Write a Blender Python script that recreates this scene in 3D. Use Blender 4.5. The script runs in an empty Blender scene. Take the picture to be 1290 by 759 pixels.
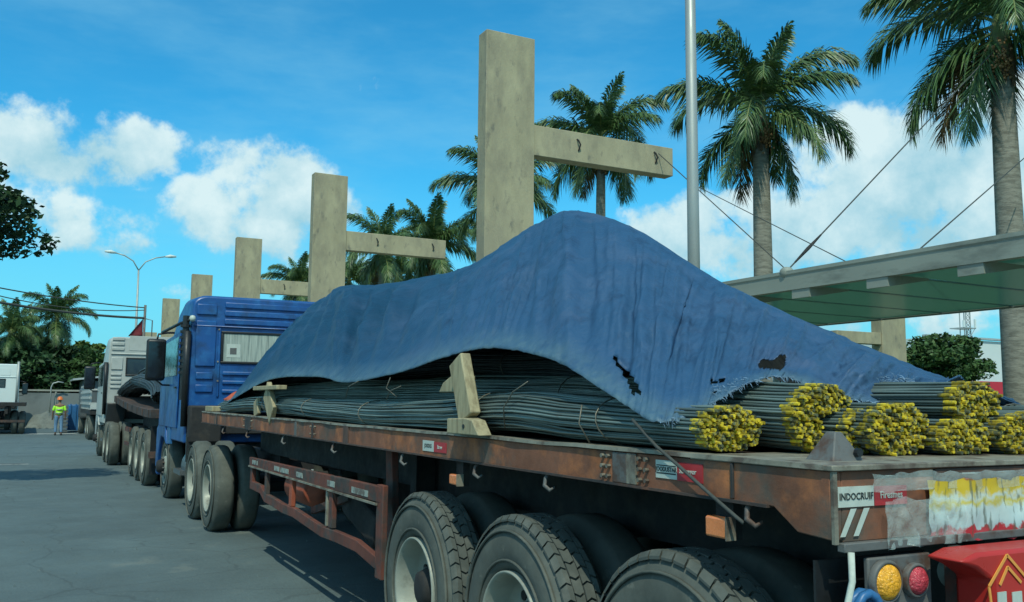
import bpy, bmesh, math, random
import numpy as np
from mathutils import Vector, Matrix, noise as mnoise
R_ = math.radians
random.seed(7); rng = np.random.default_rng(7)
S = bpy.context.scene
COL = S.collection

# ---------------------------------------------------------------- camera
YAW, PITCH, ROLL, FPX, CAMH = R_(27.6), R_(6.45), R_(0.5), 1150.0, 1.68
_f = Vector((math.sin(YAW)*math.cos(PITCH), math.cos(YAW)*math.cos(PITCH), math.sin(PITCH)))
_r = Vector((math.cos(YAW), -math.sin(YAW), 0)); _u = _r.cross(_f)
_r2 = _r*math.cos(ROLL)+_u*math.sin(ROLL); _u2 = -_r*math.sin(ROLL)+_u*math.cos(ROLL)
camd = bpy.data.cameras.new('camera'); cam = bpy.data.objects.new('camera', camd); COL.objects.link(cam)
cam.matrix_world = Matrix(((_r2.x, _u2.x, -_f.x, 0), (_r2.y, _u2.y, -_f.y, 0), (_r2.z, _u2.z, -_f.z, CAMH), (0, 0, 0, 1)))
camd.sensor_width = 36; camd.lens = FPX/1290*36; camd.clip_end = 4000; camd.clip_start = .05
S.camera = cam
CAMP = Vector((0, 0, CAMH))
def ray(px, py):
    return (_r2*((px-645)/FPX) - _u2*((py-379.5)/FPX) + _f)
def at(px, py, axis, val):          # a measured point of the photo, placed on a world plane
    d = ray(px, py); i = 'XYZ'.index(axis); t = (val-CAMP[i])/d[i]
    return CAMP + d*t
def seen(P):
    v = Vector(P)-CAMP; z = v.dot(_f)
    return 645+FPX*v.dot(_r2)/z, 379.5-FPX*v.dot(_u2)/z

# ---------------------------------------------------------------- world and sun
TO_SUN = Vector((-0.30, -0.52, 0.80)).normalized()
EL = math.asin(TO_SUN.z); AZ = math.atan2(TO_SUN.x, TO_SUN.y)
W = bpy.data.worlds.new('World'); S.world = W; W.use_nodes = True
nt = W.node_tree; nt.nodes.clear()
def N(t, **k):
    n = nt.nodes.new(t)
    for a, b in k.items(): setattr(n, a, b)
    return n
L = lambda a, b: nt.links.new(a, b)
def mth(op, a, b=None, c=None, clamp=False):
    n = N('ShaderNodeMath', operation=op, use_clamp=clamp)
    for i, x in enumerate((a, b, c)):
        if x is None: continue
        if hasattr(x, 'links') or hasattr(x, 'is_linked'): L(x, n.inputs[i])
        else: n.inputs[i].default_value = x
    return n.outputs[0]
sky = N('ShaderNodeTexSky', sky_type='NISHITA'); sky.sun_disc = False
sky.sun_elevation = EL; sky.sun_rotation = AZ; sky.air_density = 1.0; sky.dust_density = 0.6; sky.ozone_density = 2.2
tint = N('ShaderNodeMix', data_type='RGBA', blend_type='MULTIPLY'); tint.inputs['Factor'].default_value = 1
L(sky.outputs[0], tint.inputs['A']); SKY_TINT = (0.25, 1.42, 1.72, 1); tint.inputs['B'].default_value = SKY_TINT
geo = N('ShaderNodeTexCoord'); D = geo.outputs['Generated']
def dot(v):
    n = N('ShaderNodeVectorMath', operation='DOT_PRODUCT'); L(D, n.inputs[0]); n.inputs[1].default_value = v; return n.outputs['Value']
def fbm(scale, detail, rough, off=(0, 0, 0), sq=1.0):
    m = N('ShaderNodeMapping'); L(D, m.inputs[0]); m.inputs['Location'].default_value = off; m.inputs['Scale'].default_value = (1, 1, sq)
    n = N('ShaderNodeTexNoise', noise_dimensions='3D'); L(m.outputs[0], n.inputs['Vector'])
    n.inputs['Scale'].default_value = scale; n.inputs['Detail'].default_value = detail; n.inputs['Roughness'].default_value = rough
    return n.outputs['Fac']
blobs = [(60, 183, 125, 58, 1), (160, 188, 62, 46, 1), (30, 265, 120, 36, .8), (105, 305, 80, 24, .7), (345, 250, 100, 80, 1), (265, 265, 62, 48, 1),
         (320, 305, 95, 30, .8), (430, 340, 60, 30, .8), (1185, 215, 200, 95, 1.15), (1010, 285, 140, 62, 1.1), (1280, 150, 120, 70, 1.1),
         (930, 300, 140, 55, .85), (1200, 300, 190, 60, .7), (235, 372, 40, 16, .6), (1230, 410, 200, 40, .5)]
m = None
for px, py, w, h, g in blobs:
    c = ray(px, py).normalized(); rr = c.cross(Vector((0, 0, 1))).normalized(); uu = rr.cross(c)
    a = mth('DIVIDE', dot(rr), w/FPX); b = mth('DIVIDE', dot(uu), h/FPX)
    r2 = mth('ADD', mth('MULTIPLY', a, a), mth('MULTIPLY', b, b))
    front = mth('GREATER_THAN', dot(c), 0)
    v = mth('MULTIPLY', mth('MULTIPLY', mth('SUBTRACT', 1.0, r2), g), front)
    v = mth('MAXIMUM', v, -1.0); vp = mth('MAXIMUM', v, 0.0)
    SB = mth('MULTIPLY', vp, b) if m is None else mth('ADD', SB, mth('MULTIPLY', vp, b)); SW = mth('ADD', vp, .12) if m is None else mth('ADD', SW, vp)
    m = v if m is None else mth('SMOOTH_MAX', m, v, .35)
# the same broken cumulus field goes on all round the sky
dz = dot((0, 0, 1))
vert = mth('DIVIDE', SB, SW)
n1 = fbm(12, 10, .60); n2 = fbm(12, 10, .60, off=tuple(TO_SUN*.12+Vector((0, 0, .10)))); wide = fbm(3.1, 4, .5, off=(3.1, 1.7, .4), sq=2.2)
sep = dot(tuple(ray(645, 250).normalized()))
away = N('ShaderNodeMapRange'); L(sep, away.inputs[0]); away.inputs[1].default_value = .80; away.inputs[2].default_value = .60
genr = mth('MULTIPLY', mth('SUBTRACT', wide, .50), 6.0)
genr = mth('SUBTRACT', mth('MULTIPLY', mth('ADD', genr, 1.0), away.outputs[0]), 1.0)
m = mth('MAXIMUM', m, genr)
dens = mth('ADD', mth('ADD', mth('MULTIPLY', m, .80), mth('MULTIPLY_ADD', vert, .22, .06)), mth('MULTIPLY', mth('SUBTRACT', n1, .5), 3.3))
sm = N('ShaderNodeMapRange', interpolation_type='SMOOTHSTEP'); L(dens, sm.inputs[0]); sm.inputs[1].default_value = .10; sm.inputs[2].default_value = .62
lit = mth('ADD', mth('MULTIPLY', mth('SUBTRACT', n1, n2), 2.6), mth('MULTIPLY_ADD', vert, .7, .52), clamp=True)
# the bright side of each cloud is its top: compare with the soft shape
cc = N('ShaderNodeMix', data_type='RGBA'); L(lit, cc.inputs['Factor'])
cc.inputs['A'].default_value = (3.6, 6.4, 7.4, 1); cc.inputs['B'].default_value = (7.4, 9.1, 9.2, 1)
# thin high streaks
wisp = fbm(2.6, 6, .6, off=(.3, 2.0, 5.0), sq=3.5)
wr = N('ShaderNodeMapRange', interpolation_type='SMOOTHSTEP'); L(wisp, wr.inputs[0]); wr.inputs[1].default_value = .42; wr.inputs[2].default_value = .75; wr.inputs[4].default_value = .30
base = N('ShaderNodeMix', data_type='RGBA'); L(wr.outputs[0], base.inputs['Factor']); L(tint.outputs['Result'], base.inputs['A']); base.inputs['B'].default_value = (3.2, 7.0, 8.6, 1)
# pale band of haze just above the horizon, all the way round
hz = N('ShaderNodeMapRange', interpolation_type='SMOOTHSTEP'); L(dz, hz.inputs[0]); hz.inputs[1].default_value = .30; hz.inputs[2].default_value = -.02; hz.inputs[4].default_value = .85
hb = N('ShaderNodeMix', data_type='RGBA'); L(hz.outputs[0], hb.inputs['Factor']); L(base.outputs['Result'], hb.inputs['A']); hb.inputs['B'].default_value = (2.1, 6.7, 8.3, 1)
mx = N('ShaderNodeMix', data_type='RGBA'); L(mth('MULTIPLY', sm.outputs[0], .93), mx.inputs['Factor']); L(hb.outputs['Result'], mx.inputs['A']); L(cc.outputs['Result'], mx.inputs['B'])
bg = N('ShaderNodeBackground'); bg.inputs['Strength'].default_value = 0.1; L(mx.outputs['Result'], bg.inputs['Color'])
wo = N('ShaderNodeOutputWorld'); L(bg.outputs[0], wo.inputs[0])

sd = bpy.data.lights.new('sun', 'SUN'); sun = bpy.data.objects.new('sun', sd); COL.objects.link(sun)
sd.energy = 3.2; sd.angle = R_(.6); sd.color = (.93, .97, .80)
sun.rotation_euler = (-TO_SUN).to_track_quat('-Z', 'Y').to_euler()
S.view_settings.view_transform = 'Standard'; S.view_settings.look = 'None'; S.view_settings.exposure = 0; S.view_settings.gamma = 1

# ---------------------------------------------------------------- materials
def M(name, col, rough=.65, metal=0, var=.18, scale=5, col2=None, lo=.5, hi=.62, mscale=3, col3=None, lo3=.55, hi3=.62, m3=9,
      bump=.15, bscale=40, bdist=.01, island=0, spec=.4, stretch=(1, 1, 1), trans=0, alpha=1, cracks=0):
    mt = bpy.data.materials.new(name); mt.use_nodes = True; t = mt.node_tree; b = t.nodes['Principled BSDF']
    def n(tp, **k):
        x = t.nodes.new(tp)
        for a_, b_ in k.items(): setattr(x, a_, b_)
        return x
    l = t.links.new
    tc = n('ShaderNodeTexCoord'); mp = n('ShaderNodeMapping'); l(tc.outputs['Object'], mp.inputs[0]); mp.inputs['Scale'].default_value = stretch
    def ns(sc, det=6, r=.6, off=0):
        x = n('ShaderNodeTexNoise', noise_dimensions='4D'); l(mp.outputs[0], x.inputs['Vector']); x.inputs['Scale'].default_value = sc
        x.inputs['Detail'].default_value = det; x.inputs['Roughness'].default_value = r; x.inputs['W'].default_value = off; return x.outputs['Fac']
    cur = None
    def rgb(c): return (c[0], c[1], c[2], 1)
    def mixin(prev, c2, sc, lo_, hi_, off):
        mr = n('ShaderNodeMapRange'); l(ns(sc, 8, .65, off), mr.inputs[0]); mr.inputs[1].default_value = lo_; mr.inputs[2].default_value = hi_
        mi = n('ShaderNodeMix', data_type='RGBA'); l(mr.outputs[0], mi.inputs['Factor'])
        if prev is None: mi.inputs['A'].default_value = rgb(col)
        else: l(prev, mi.inputs['A'])
        mi.inputs['B'].default_value = rgb(c2); return mi.outputs['Result']
    if col2: cur = mixin(cur, col2, mscale, lo, hi, 1.3)
    if col3: cur = mixin(cur, col3, m3, lo3, hi3, 7.7)
    if cracks:
        vo = n('ShaderNodeTexVoronoi', feature='DISTANCE_TO_EDGE'); ds = n('ShaderNodeMix', data_type='RGBA', blend_type='ADD'); ds.inputs['Factor'].default_value = .35
        nn = n('ShaderNodeTexNoise'); nn.inputs['Scale'].default_value = 1.7; nn.inputs['Detail'].default_value = 8; l(tc.outputs['Object'], nn.inputs['Vector']); l(tc.outputs['Object'], ds.inputs['A']); l(nn.outputs['Color'], ds.inputs['B'])
        l(ds.outputs['Result'], vo.inputs['Vector']); vo.inputs['Scale'].default_value = .55; mr_ = n('ShaderNodeMapRange'); l(vo.outputs['Distance'], mr_.inputs[0]); mr_.inputs[1].default_value = .004; mr_.inputs[2].default_value = .009; mr_.inputs[3].default_value = cracks; mr_.inputs[4].default_value = 0
        mi_ = n('ShaderNodeMix', data_type='RGBA'); l(mr_.outputs[0], mi_.inputs['Factor']); l(cur, mi_.inputs['A']); mi_.inputs['B'].default_value = (.03, .035, .035, 1); cur = mi_.outputs['Result']
        cur = mixin(cur, (.16, .18, .17), 55, .58, .64, 21); cur = mixin(cur, (.05, .055, .055), 70, .58, .63, 23); cur = mixin(cur, (.045, .05, .05), 1.3, .64, .70, 31)
    hs = n('ShaderNodeHueSaturation')
    if cur is None: hs.inputs['Color'].default_value = rgb(col)
    else: l(cur, hs.inputs['Color'])
    mr = n('ShaderNodeMapRange'); l(ns(scale, 6, .6, 3.1), mr.inputs[0]); mr.inputs[1].default_value = .25; mr.inputs[2].default_value = .75
    mr.inputs[3].default_value = 1-var; mr.inputs[4].default_value = 1+var
    val = mr.outputs[0]
    if island:
        g = n('ShaderNodeNewGeometry'); m2 = n('ShaderNodeMapRange'); l(g.outputs['Random Per Island'], m2.inputs[0]); m2.inputs[3].default_value = 1-island; m2.inputs[4].default_value = 1+island
        mu = n('ShaderNodeMath', operation='MULTIPLY'); l(val, mu.inputs[0]); l(m2.outputs[0], mu.inputs[1]); val = mu.outputs[0]
    l(val, hs.inputs['Value']); l(hs.outputs[0], b.inputs['Base Color'])
    rr = n('ShaderNodeMapRange'); l(ns(scale*2.3, 5, .6, 9), rr.inputs[0]); rr.inputs[1].default_value = .3; rr.inputs[2].default_value = .7
    rr.inputs[3].default_value = max(.03, rough-.13); rr.inputs[4].default_value = min(1, rough+.13); l(rr.outputs[0], b.inputs['Roughness'])
    b.inputs['Metallic'].default_value = metal; b.inputs['Subsurface Weight'].default_value = 0; b.inputs['Specular IOR Level'].default_value = spec
    if bump:
        bp = n('ShaderNodeBump'); bp.inputs['Strength'].default_value = bump; bp.inputs['Distance'].default_value = bdist; l(ns(bscale, 6, .6, 5), bp.inputs['Height']); l(bp.outputs[0], b.inputs['Normal'])
    if trans: b.inputs['Transmission Weight'].default_value = trans
    b.inputs['Alpha'].default_value = alpha
    return mt
m_asphalt = M('asphalt', (.098, .134, .136), .85, var=.16, scale=1.3, cracks=.28, col2=(.080, .108, .110), lo=.42, hi=.62, mscale=.35, col3=(.13, .155, .145), lo3=.60, hi3=.68, m3=1.1, bump=.5, bscale=70, bdist=.01)
m_grass = M('grass_ground', (.06, .10, .035), .95, var=.4, scale=3, bump=.6, bscale=20, bdist=.05)
m_paint_w = M('worn_road_paint', (.42, .43, .40), .8, var=.3, scale=8, col2=(.12, .12, .11), lo=.5, hi=.56, mscale=12)
m_kerb = M('kerb_concrete', (.32, .31, .27), .85, var=.25, scale=4)
m_conc = M('weathered_concrete', (.38, .335, .215), .9, var=.20, scale=1.6, col2=(.30, .265, .18), lo=.42, hi=.60, mscale=2.6, col3=(.17, .16, .125), lo3=.56, hi3=.70, m3=5, bump=.8, bscale=40, bdist=.010, stretch=(1.2, 1.2, .55))
m_conc2 = M('grey_concrete', (.30, .30, .26), .85, var=.15, scale=2, col2=(.22, .22, .2), lo=.5, hi=.7, mscale=3, bump=.3, bscale=40)
m_pole = M('galvanised_pole', (.36, .38, .36), .5, metal=.4, var=.1, scale=3, stretch=(1, 1, .2))
m_rust = M('rusty_trailer_paint', (.20, .080, .045), .8, var=.4, scale=7, col2=(.115, .085, .065), lo=.50, hi=.62, mscale=3.0, col3=(.42, .145, .055), lo3=.52, hi3=.66, m3=3.4, bump=.35, bscale=60, bdist=.004)
m_rust2 = M('brown_grimy_steel', (.085, .05, .038), .8, var=.35, scale=7, col2=(.035, .033, .033), lo=.45, hi=.58, mscale=4, col3=(.17, .07, .04), lo3=.6, hi3=.7, m3=6, bump=.35, bscale=60, bdist=.004)
m_redguard = M('red_side_guard_paint', (.14, .045, .03), .8, var=.35, scale=6, col2=(.06, .048, .042), lo=.46, hi=.58, mscale=5, bump=.2, bscale=40)
m_orange = M('orange_red_paint', (.33, .08, .04), .6, var=.2, scale=5, col2=(.2, .06, .04), lo=.55, hi=.7, mscale=5)
m_dark = M('dark_chassis_grime', (.022, .022, .022), .8, var=.3, scale=5, col2=(.04, .035, .03), lo=.5, hi=.65, mscale=6)
m_greysteel = M('grey_joint_steel', (.13, .13, .125), .65, metal=.2, var=.25, scale=8, col2=(.10, .06, .045), lo=.52, hi=.62, mscale=7)
m_edge = M('worn_steel_edge', (.25, .23, .18), .6, metal=.2, var=.35, scale=9, col2=(.12, .09, .07), lo=.48, hi=.6, mscale=8)
m_tyre = M('dusty_tyre_rubber', (.085, .092, .080), .85, var=.22, scale=6, col2=(.125, .13, .11), lo=.45, hi=.68, mscale=4, col3=(.18, .18, .15), lo3=.6, hi3=.72, m3=14, bump=.3, bscale=60, bdist=.004, spec=.25)
m_tread = M('tread_rubber', (.085, .095, .085), .85, var=.25, scale=9, col2=(.12, .125, .11), lo=.5, hi=.66, mscale=8, bump=.3, bscale=70, bdist=.003, island=.12, spec=.25)
m_rim = M('dull_wheel_paint', (.30, .31, .26), .5, metal=.1, var=.2, scale=5, col2=(.13, .13, .11), lo=.55, hi=.72, mscale=7, col3=(.14, .08, .05), lo3=.66, hi3=.74, m3=10)
m_wood = M('old_timber', (.36, .31, .19), .85, var=.25, scale=6, col2=(.24, .20, .12), lo=.48, hi=.6, mscale=10, bump=.5, bscale=30, bdist=.004, stretch=(2.5, 2.5, .35))
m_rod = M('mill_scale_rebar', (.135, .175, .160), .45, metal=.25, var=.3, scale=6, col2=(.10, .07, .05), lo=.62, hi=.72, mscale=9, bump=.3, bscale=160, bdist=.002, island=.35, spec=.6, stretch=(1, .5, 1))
m_roddark = M('dark_shaded_rebar', (.045, .060, .065), .6, metal=.2, var=.3, scale=6, bump=.3, bscale=160, bdist=.002, island=.35)  # shade under the tarpaulin put into the colour; also second trailer's dark rods
m_yel = M('yellow_painted_rod_end', (.46, .34, .018), .6, var=.3, scale=40, col2=(.10, .11, .06), lo=.47, hi=.56, mscale=30, bump=.2, bscale=90, bdist=.002, island=.55)
m_wire = M('tie_wire', (.16, .15, .12), .5, metal=.5, bump=0)
m_rope = M('dark_rope', (.06, .065, .06), .8, var=.3, scale=30, bump=.5, bscale=120, bdist=.003)
m_prope = M('pale_rope', (.45, .48, .42), .8, var=.2, scale=20, bump=.4, bscale=90, bdist=.003)
m_dimwhite = M('dirty_reflective_tape', (.30, .33, .29), .6, var=.3, scale=20, col2=(.14, .12, .10), lo=.48, hi=.6, mscale=16, bump=0)
m_thread = M('frayed_thread', (.13, .21, .30), .8, var=.3, scale=20, bump=0, island=.4)
m_white = M('white_sticker', (.48, .52, .46), .5, var=.12, scale=20, col2=(.4, .4, .36), lo=.58, hi=.7, mscale=25, bump=0)
m_red = M('red_sticker', (.40, .03, .035), .5, var=.15, scale=20, bump=0)
m_ink = M('dark_ink', (.03, .04, .04), .6, bump=0)
m_amber = M('amber_lens', (.75, .23, .08), .25, var=.12, scale=25, bump=.4, bscale=60, bdist=.003, spec=.6)
m_amber2 = M('yellow_lamp_lens', (.95, .42, .02), .12, var=.45, scale=60, bump=1, bscale=95, bdist=.01, spec=.8)
m_redlens = M('red_lamp_lens', (.55, .05, .07), .15, var=.4, scale=60, bump=1, bscale=95, bdist=.01, spec=.8)
m_blue = M('blue_cab_paint', (.006, .072, .25), .42, var=.2, scale=2.5, col2=(.02, .14, .36), lo=.50, hi=.72, mscale=4, col3=(.012, .04, .10), lo3=.52, hi3=.72, m3=3.3, bump=.06, bscale=8, bdist=.02, spec=.6)
m_bluel = M('faded_blue_paint', (.03, .13, .30), .4, var=.2, scale=5)
m_cabw = M('pale_grey_cab_paint', (.42, .43, .40), .4, var=.1, scale=2.5, col2=(.33, .34, .31), lo=.5, hi=.7, mscale=3, spec=.5, bump=.05)
m_black = M('black_plastic', (.012, .013, .014), .45, var=.2, scale=8, spec=.5)
m_glass = M('dark_window_glass', (.02, .035, .04), .08, var=.1, bump=0, spec=.9)
m_curtain = M('pale_curtain', (.36, .40, .35), .8, var=.3, scale=6, stretch=(9, 1, .4), col2=(.2, .24, .22), lo=.48, hi=.6, mscale=3, bump=0)
m_mirror = M('mirror_glass', (.05, .06, .07), .05, metal=.8, bump=0)
m_tank = M('dull_aluminium', (.14, .15, .15), .45, metal=.5, var=.2)
m_leaf = M('broad_leaf', (.040, .085, .022), .6, var=.2, scale=.6, col2=(.075, .12, .03), lo=.5, hi=.66, mscale=.7, bump=0, island=.45, spec=.3)
m_leafd = M('dark_leaf', (.022, .055, .018), .6, var=.25, scale=.6, col2=(.045, .08, .025), lo=.5, hi=.66, mscale=.7, bump=0, island=.45, spec=.3)
m_leafl = M('bright_leaf', (.085, .14, .03), .6, var=.25, scale=.6, col2=(.12, .17, .04), lo=.5, hi=.66, mscale=.7, bump=0, island=.45, spec=.3)
m_frond = M('palm_frond', (.065, .125, .038), .45, var=.25, scale=1.2, col2=(.12, .17, .055), lo=.5, hi=.66, mscale=1.5, bump=0, island=.4, spec=.5)
m_rachis = M('frond_rib', (.17, .20, .06), .5, var=.1, bump=0)
m_shaft = M('green_crownshaft', (.12, .16, .05), .45, var=.2, scale=3, col2=(.09, .07, .04), lo=.5, hi=.65, mscale=3)
m_fruit = M('palm_fruit', (.28, .15, .06), .6, var=.3, scale=10, bump=0, island=.4)
m_boot = M('brown_frond_sheath', (.10, .065, .035), .85, var=.35, scale=8, bump=.5, bscale=20, stretch=(2, 2, .4))
m_ptrunk = M('palm_trunk', (.25, .235, .19), .85, var=.22, scale=5, col2=(.16, .15, .12), lo=.45, hi=.6, mscale=6, bump=.5, bscale=14, bdist=.03, stretch=(.6, .6, 2.4))
m_bark = M('bark', (.10, .08, .06), .9, var=.3, scale=6, bump=.7, bscale=18, bdist=.03)
m_cglass = M('green_roof_glass', (.10, .24, .19), .25, var=.12, scale=.7, col2=(.07, .18, .15), lo=.5, hi=.7, mscale=.5, bump=0, spec=.6)
def glass_mat():
    mt = bpy.data.materials.new('green_roof_glass'); mt.use_nodes = True; T = mt.node_tree; l = T.links.new; b = T.nodes['Principled BSDF']
    b.inputs['Base Color'].default_value = (.10, .18, .15, 1); b.inputs['Roughness'].default_value = .18
    tr = T.nodes.new('ShaderNodeBsdfTranslucent'); tr.inputs['Color'].default_value = (.20, .40, .33, 1); mx_ = T.nodes.new('ShaderNodeMixShader'); mx_.inputs[0].default_value = .5
    l(b.outputs[0], mx_.inputs[1]); l(tr.outputs[0], mx_.inputs[2]); l(mx_.outputs[0], T.nodes['Material Output'].inputs[0]); return mt
m_cglass = glass_mat()
m_steelg = M('grey_green_steel', (.26, .28, .24), .6, var=.15, scale=1.5, col2=(.13, .14, .12), lo=.55, hi=.7, mscale=2, stretch=(1, .3, 1))
m_wallw = M('white_wall', (.62, .68, .66), .7, var=.05, scale=.4, bump=0)
m_sred = M('red_fascia', (.55, .03, .05), .5, var=.06, scale=.5, bump=0)
m_wallg = M('grey_block_wall', (.17, .19, .19), .85, var=.15, scale=.8, col2=(.12, .14, .14), lo=.5, hi=.65, mscale=.7)
m_roofg = M('light_metal_roof', (.38, .42, .42), .5, var=.1)
m_vest = M('lime_vest', (.42, .85, .05), .7, var=.08, scale=6, bump=0)
m_helmet = M('orange_helmet', (.70, .16, .03), .4, var=.05, bump=0)
m_jean = M('blue_jeans', (.12, .22, .34), .8, var=.2, scale=8)
m_skin = M('skin', (.22, .12, .07), .6, var=.1, bump=0)
m_shirt = M('grey_shirt', (.12, .14, .14), .8, var=.1, bump=0)
m_flag = M('dark_red_flag', (.16, .02, .025), .8, var=.3, scale=8)
m_soil = M('pale_rubble', (.15, .16, .14), .95, var=.3, scale=5, bump=.8, bscale=12, bdist=.05)
m_cargo = M('orange_cloth', (.36, .075, .035), .85, var=.3, scale=6, bump=.4, bscale=15, bdist=.02)
m_redbox = M('red_stand_in_plastic', (.45, .025, .02), .35, var=.1, scale=6, bump=.05)
m_gold = M('orange_print', (.75, .30, .06), .5, bump=0)

# tarpaulin: woven, faded and dusty at the rear, darkened for weaker light in front
def tarp_mat():
    mt = bpy.data.materials.new('faded_blue_tarpaulin'); mt.use_nodes = True; t = mt.node_tree; b = t.nodes['Principled BSDF']; l = t.links.new
    def n(tp, **k):
        x = t.nodes.new(tp)
        for a_, b_ in k.items(): setattr(x, a_, b_)
        return x
    tc = n('ShaderNodeTexCoord'); O = tc.outputs['Object']
    def ns(sc, det, r, off, st=(1, 1, 1)):
        mp = n('ShaderNodeMapping'); l(O, mp.inputs[0]); mp.inputs['Scale'].default_value = st
        x = n('ShaderNodeTexNoise', noise_dimensions='4D'); l(mp.outputs[0], x.inputs['Vector']); x.inputs['Scale'].default_value = sc
        x.inputs['Detail'].default_value = det; x.inputs['Roughness'].default_value = r; x.inputs['W'].default_value = off; return x.outputs['Fac']
    def mr(v, a, b_, c=0, d=1):
        x = n('ShaderNodeMapRange'); l(v, x.inputs[0]); x.inputs[1].default_value = a; x.inputs[2].default_value = b_; x.inputs[3].default_value = c; x.inputs[4].default_value = d; return x.outputs[0]
    def mix(f, A, B, blend='MIX'):
        x = n('ShaderNodeMix', data_type='RGBA', blend_type=blend)
        l(f, x.inputs['Factor']) if hasattr(f, 'is_linked') else setattr(x.inputs['Factor'], 'default_value', f)
        for s_, v in (('A', A), ('B', B)):
            if isinstance(v, tuple): x.inputs[s_].default_value = v+(1,)
            else: l(v, x.inputs[s_])
        return x.outputs['Result']
    # lighter towards the rear: faded wear there, dimmer light painted into the front
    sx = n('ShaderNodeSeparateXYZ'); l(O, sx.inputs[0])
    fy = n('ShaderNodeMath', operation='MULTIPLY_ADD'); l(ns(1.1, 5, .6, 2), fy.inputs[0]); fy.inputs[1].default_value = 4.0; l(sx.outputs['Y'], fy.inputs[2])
    fade_and_light = mr(fy.outputs[0], 8.6, 4.6)
    c = mix(fade_and_light, (.004, .038, .082), (.026, .080, .165))
    c = mix(mr(ns(2.4, 8, .65, 4, (1, .6, 1)), .50, .72, 0, .55), c, (.080, .125, .215))
    c = mix(mr(ns(1.6, 6, .6, 11), .56, .74, 0, .5), c, (.09, .105, .17))
    c = mix(mr(ns(7, 8, .7, 6, (1, 1, .35)), .52, .70, 0, .65), c, (.010, .028, .065))
    c = mix(mr(ns(13, 8, .75, 8), .66, .74, 0, .6), c, (.20, .27, .36))
    hem = n('ShaderNodeAttribute', attribute_name='hem'); hf = n('ShaderNodeMath', operation='MULTIPLY'); l(hem.outputs['Fac'], hf.inputs[0]); l(mr(ns(9, 6, .7, 13), .35, .6, .1, .8), hf.inputs[1])
    wf = n('ShaderNodeMath', operation='MULTIPLY_ADD'); l(fade_and_light, wf.inputs[0]); wf.inputs[1].default_value = .55; wf.inputs[2].default_value = .45
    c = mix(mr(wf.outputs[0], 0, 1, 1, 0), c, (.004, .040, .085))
    c = mix(hf.outputs[0], c, (.10, .17, .20))
    l(c, b.inputs['Base Color']); b.inputs['Roughness'].default_value = .48; b.inputs['Specular IOR Level'].default_value = .4
    wv = n('ShaderNodeTexWave', wave_type='BANDS', bands_direction='Y'); l(O, wv.inputs['Vector']); wv.inputs['Scale'].default_value = 60; wv.inputs['Distortion'].default_value = 1.5
    b1 = n('ShaderNodeBump'); b1.inputs['Strength'].default_value = .55; b1.inputs['Distance'].default_value = .04; l(ns(5, 9, .62, 1, (1, 1.6, .5)), b1.inputs['Height'])
    b2 = n('ShaderNodeBump'); b2.inputs['Strength'].default_value = .15; b2.inputs['Distance'].default_value = .003; l(wv.outputs['Fac'], b2.inputs['Height']); l(b1.outputs[0], b2.inputs['Normal'])
    b3 = n('ShaderNodeBump'); b3.inputs['Strength'].default_value = .6; b3.inputs['Distance'].default_value = .012; l(ns(16, 6, .6, 14), b3.inputs['Height']); l(b2.outputs[0], b3.inputs['Normal'])
    l(b3.outputs[0], b.inputs['Normal'])
    return mt
m_tarp = tarp_mat()

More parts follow.
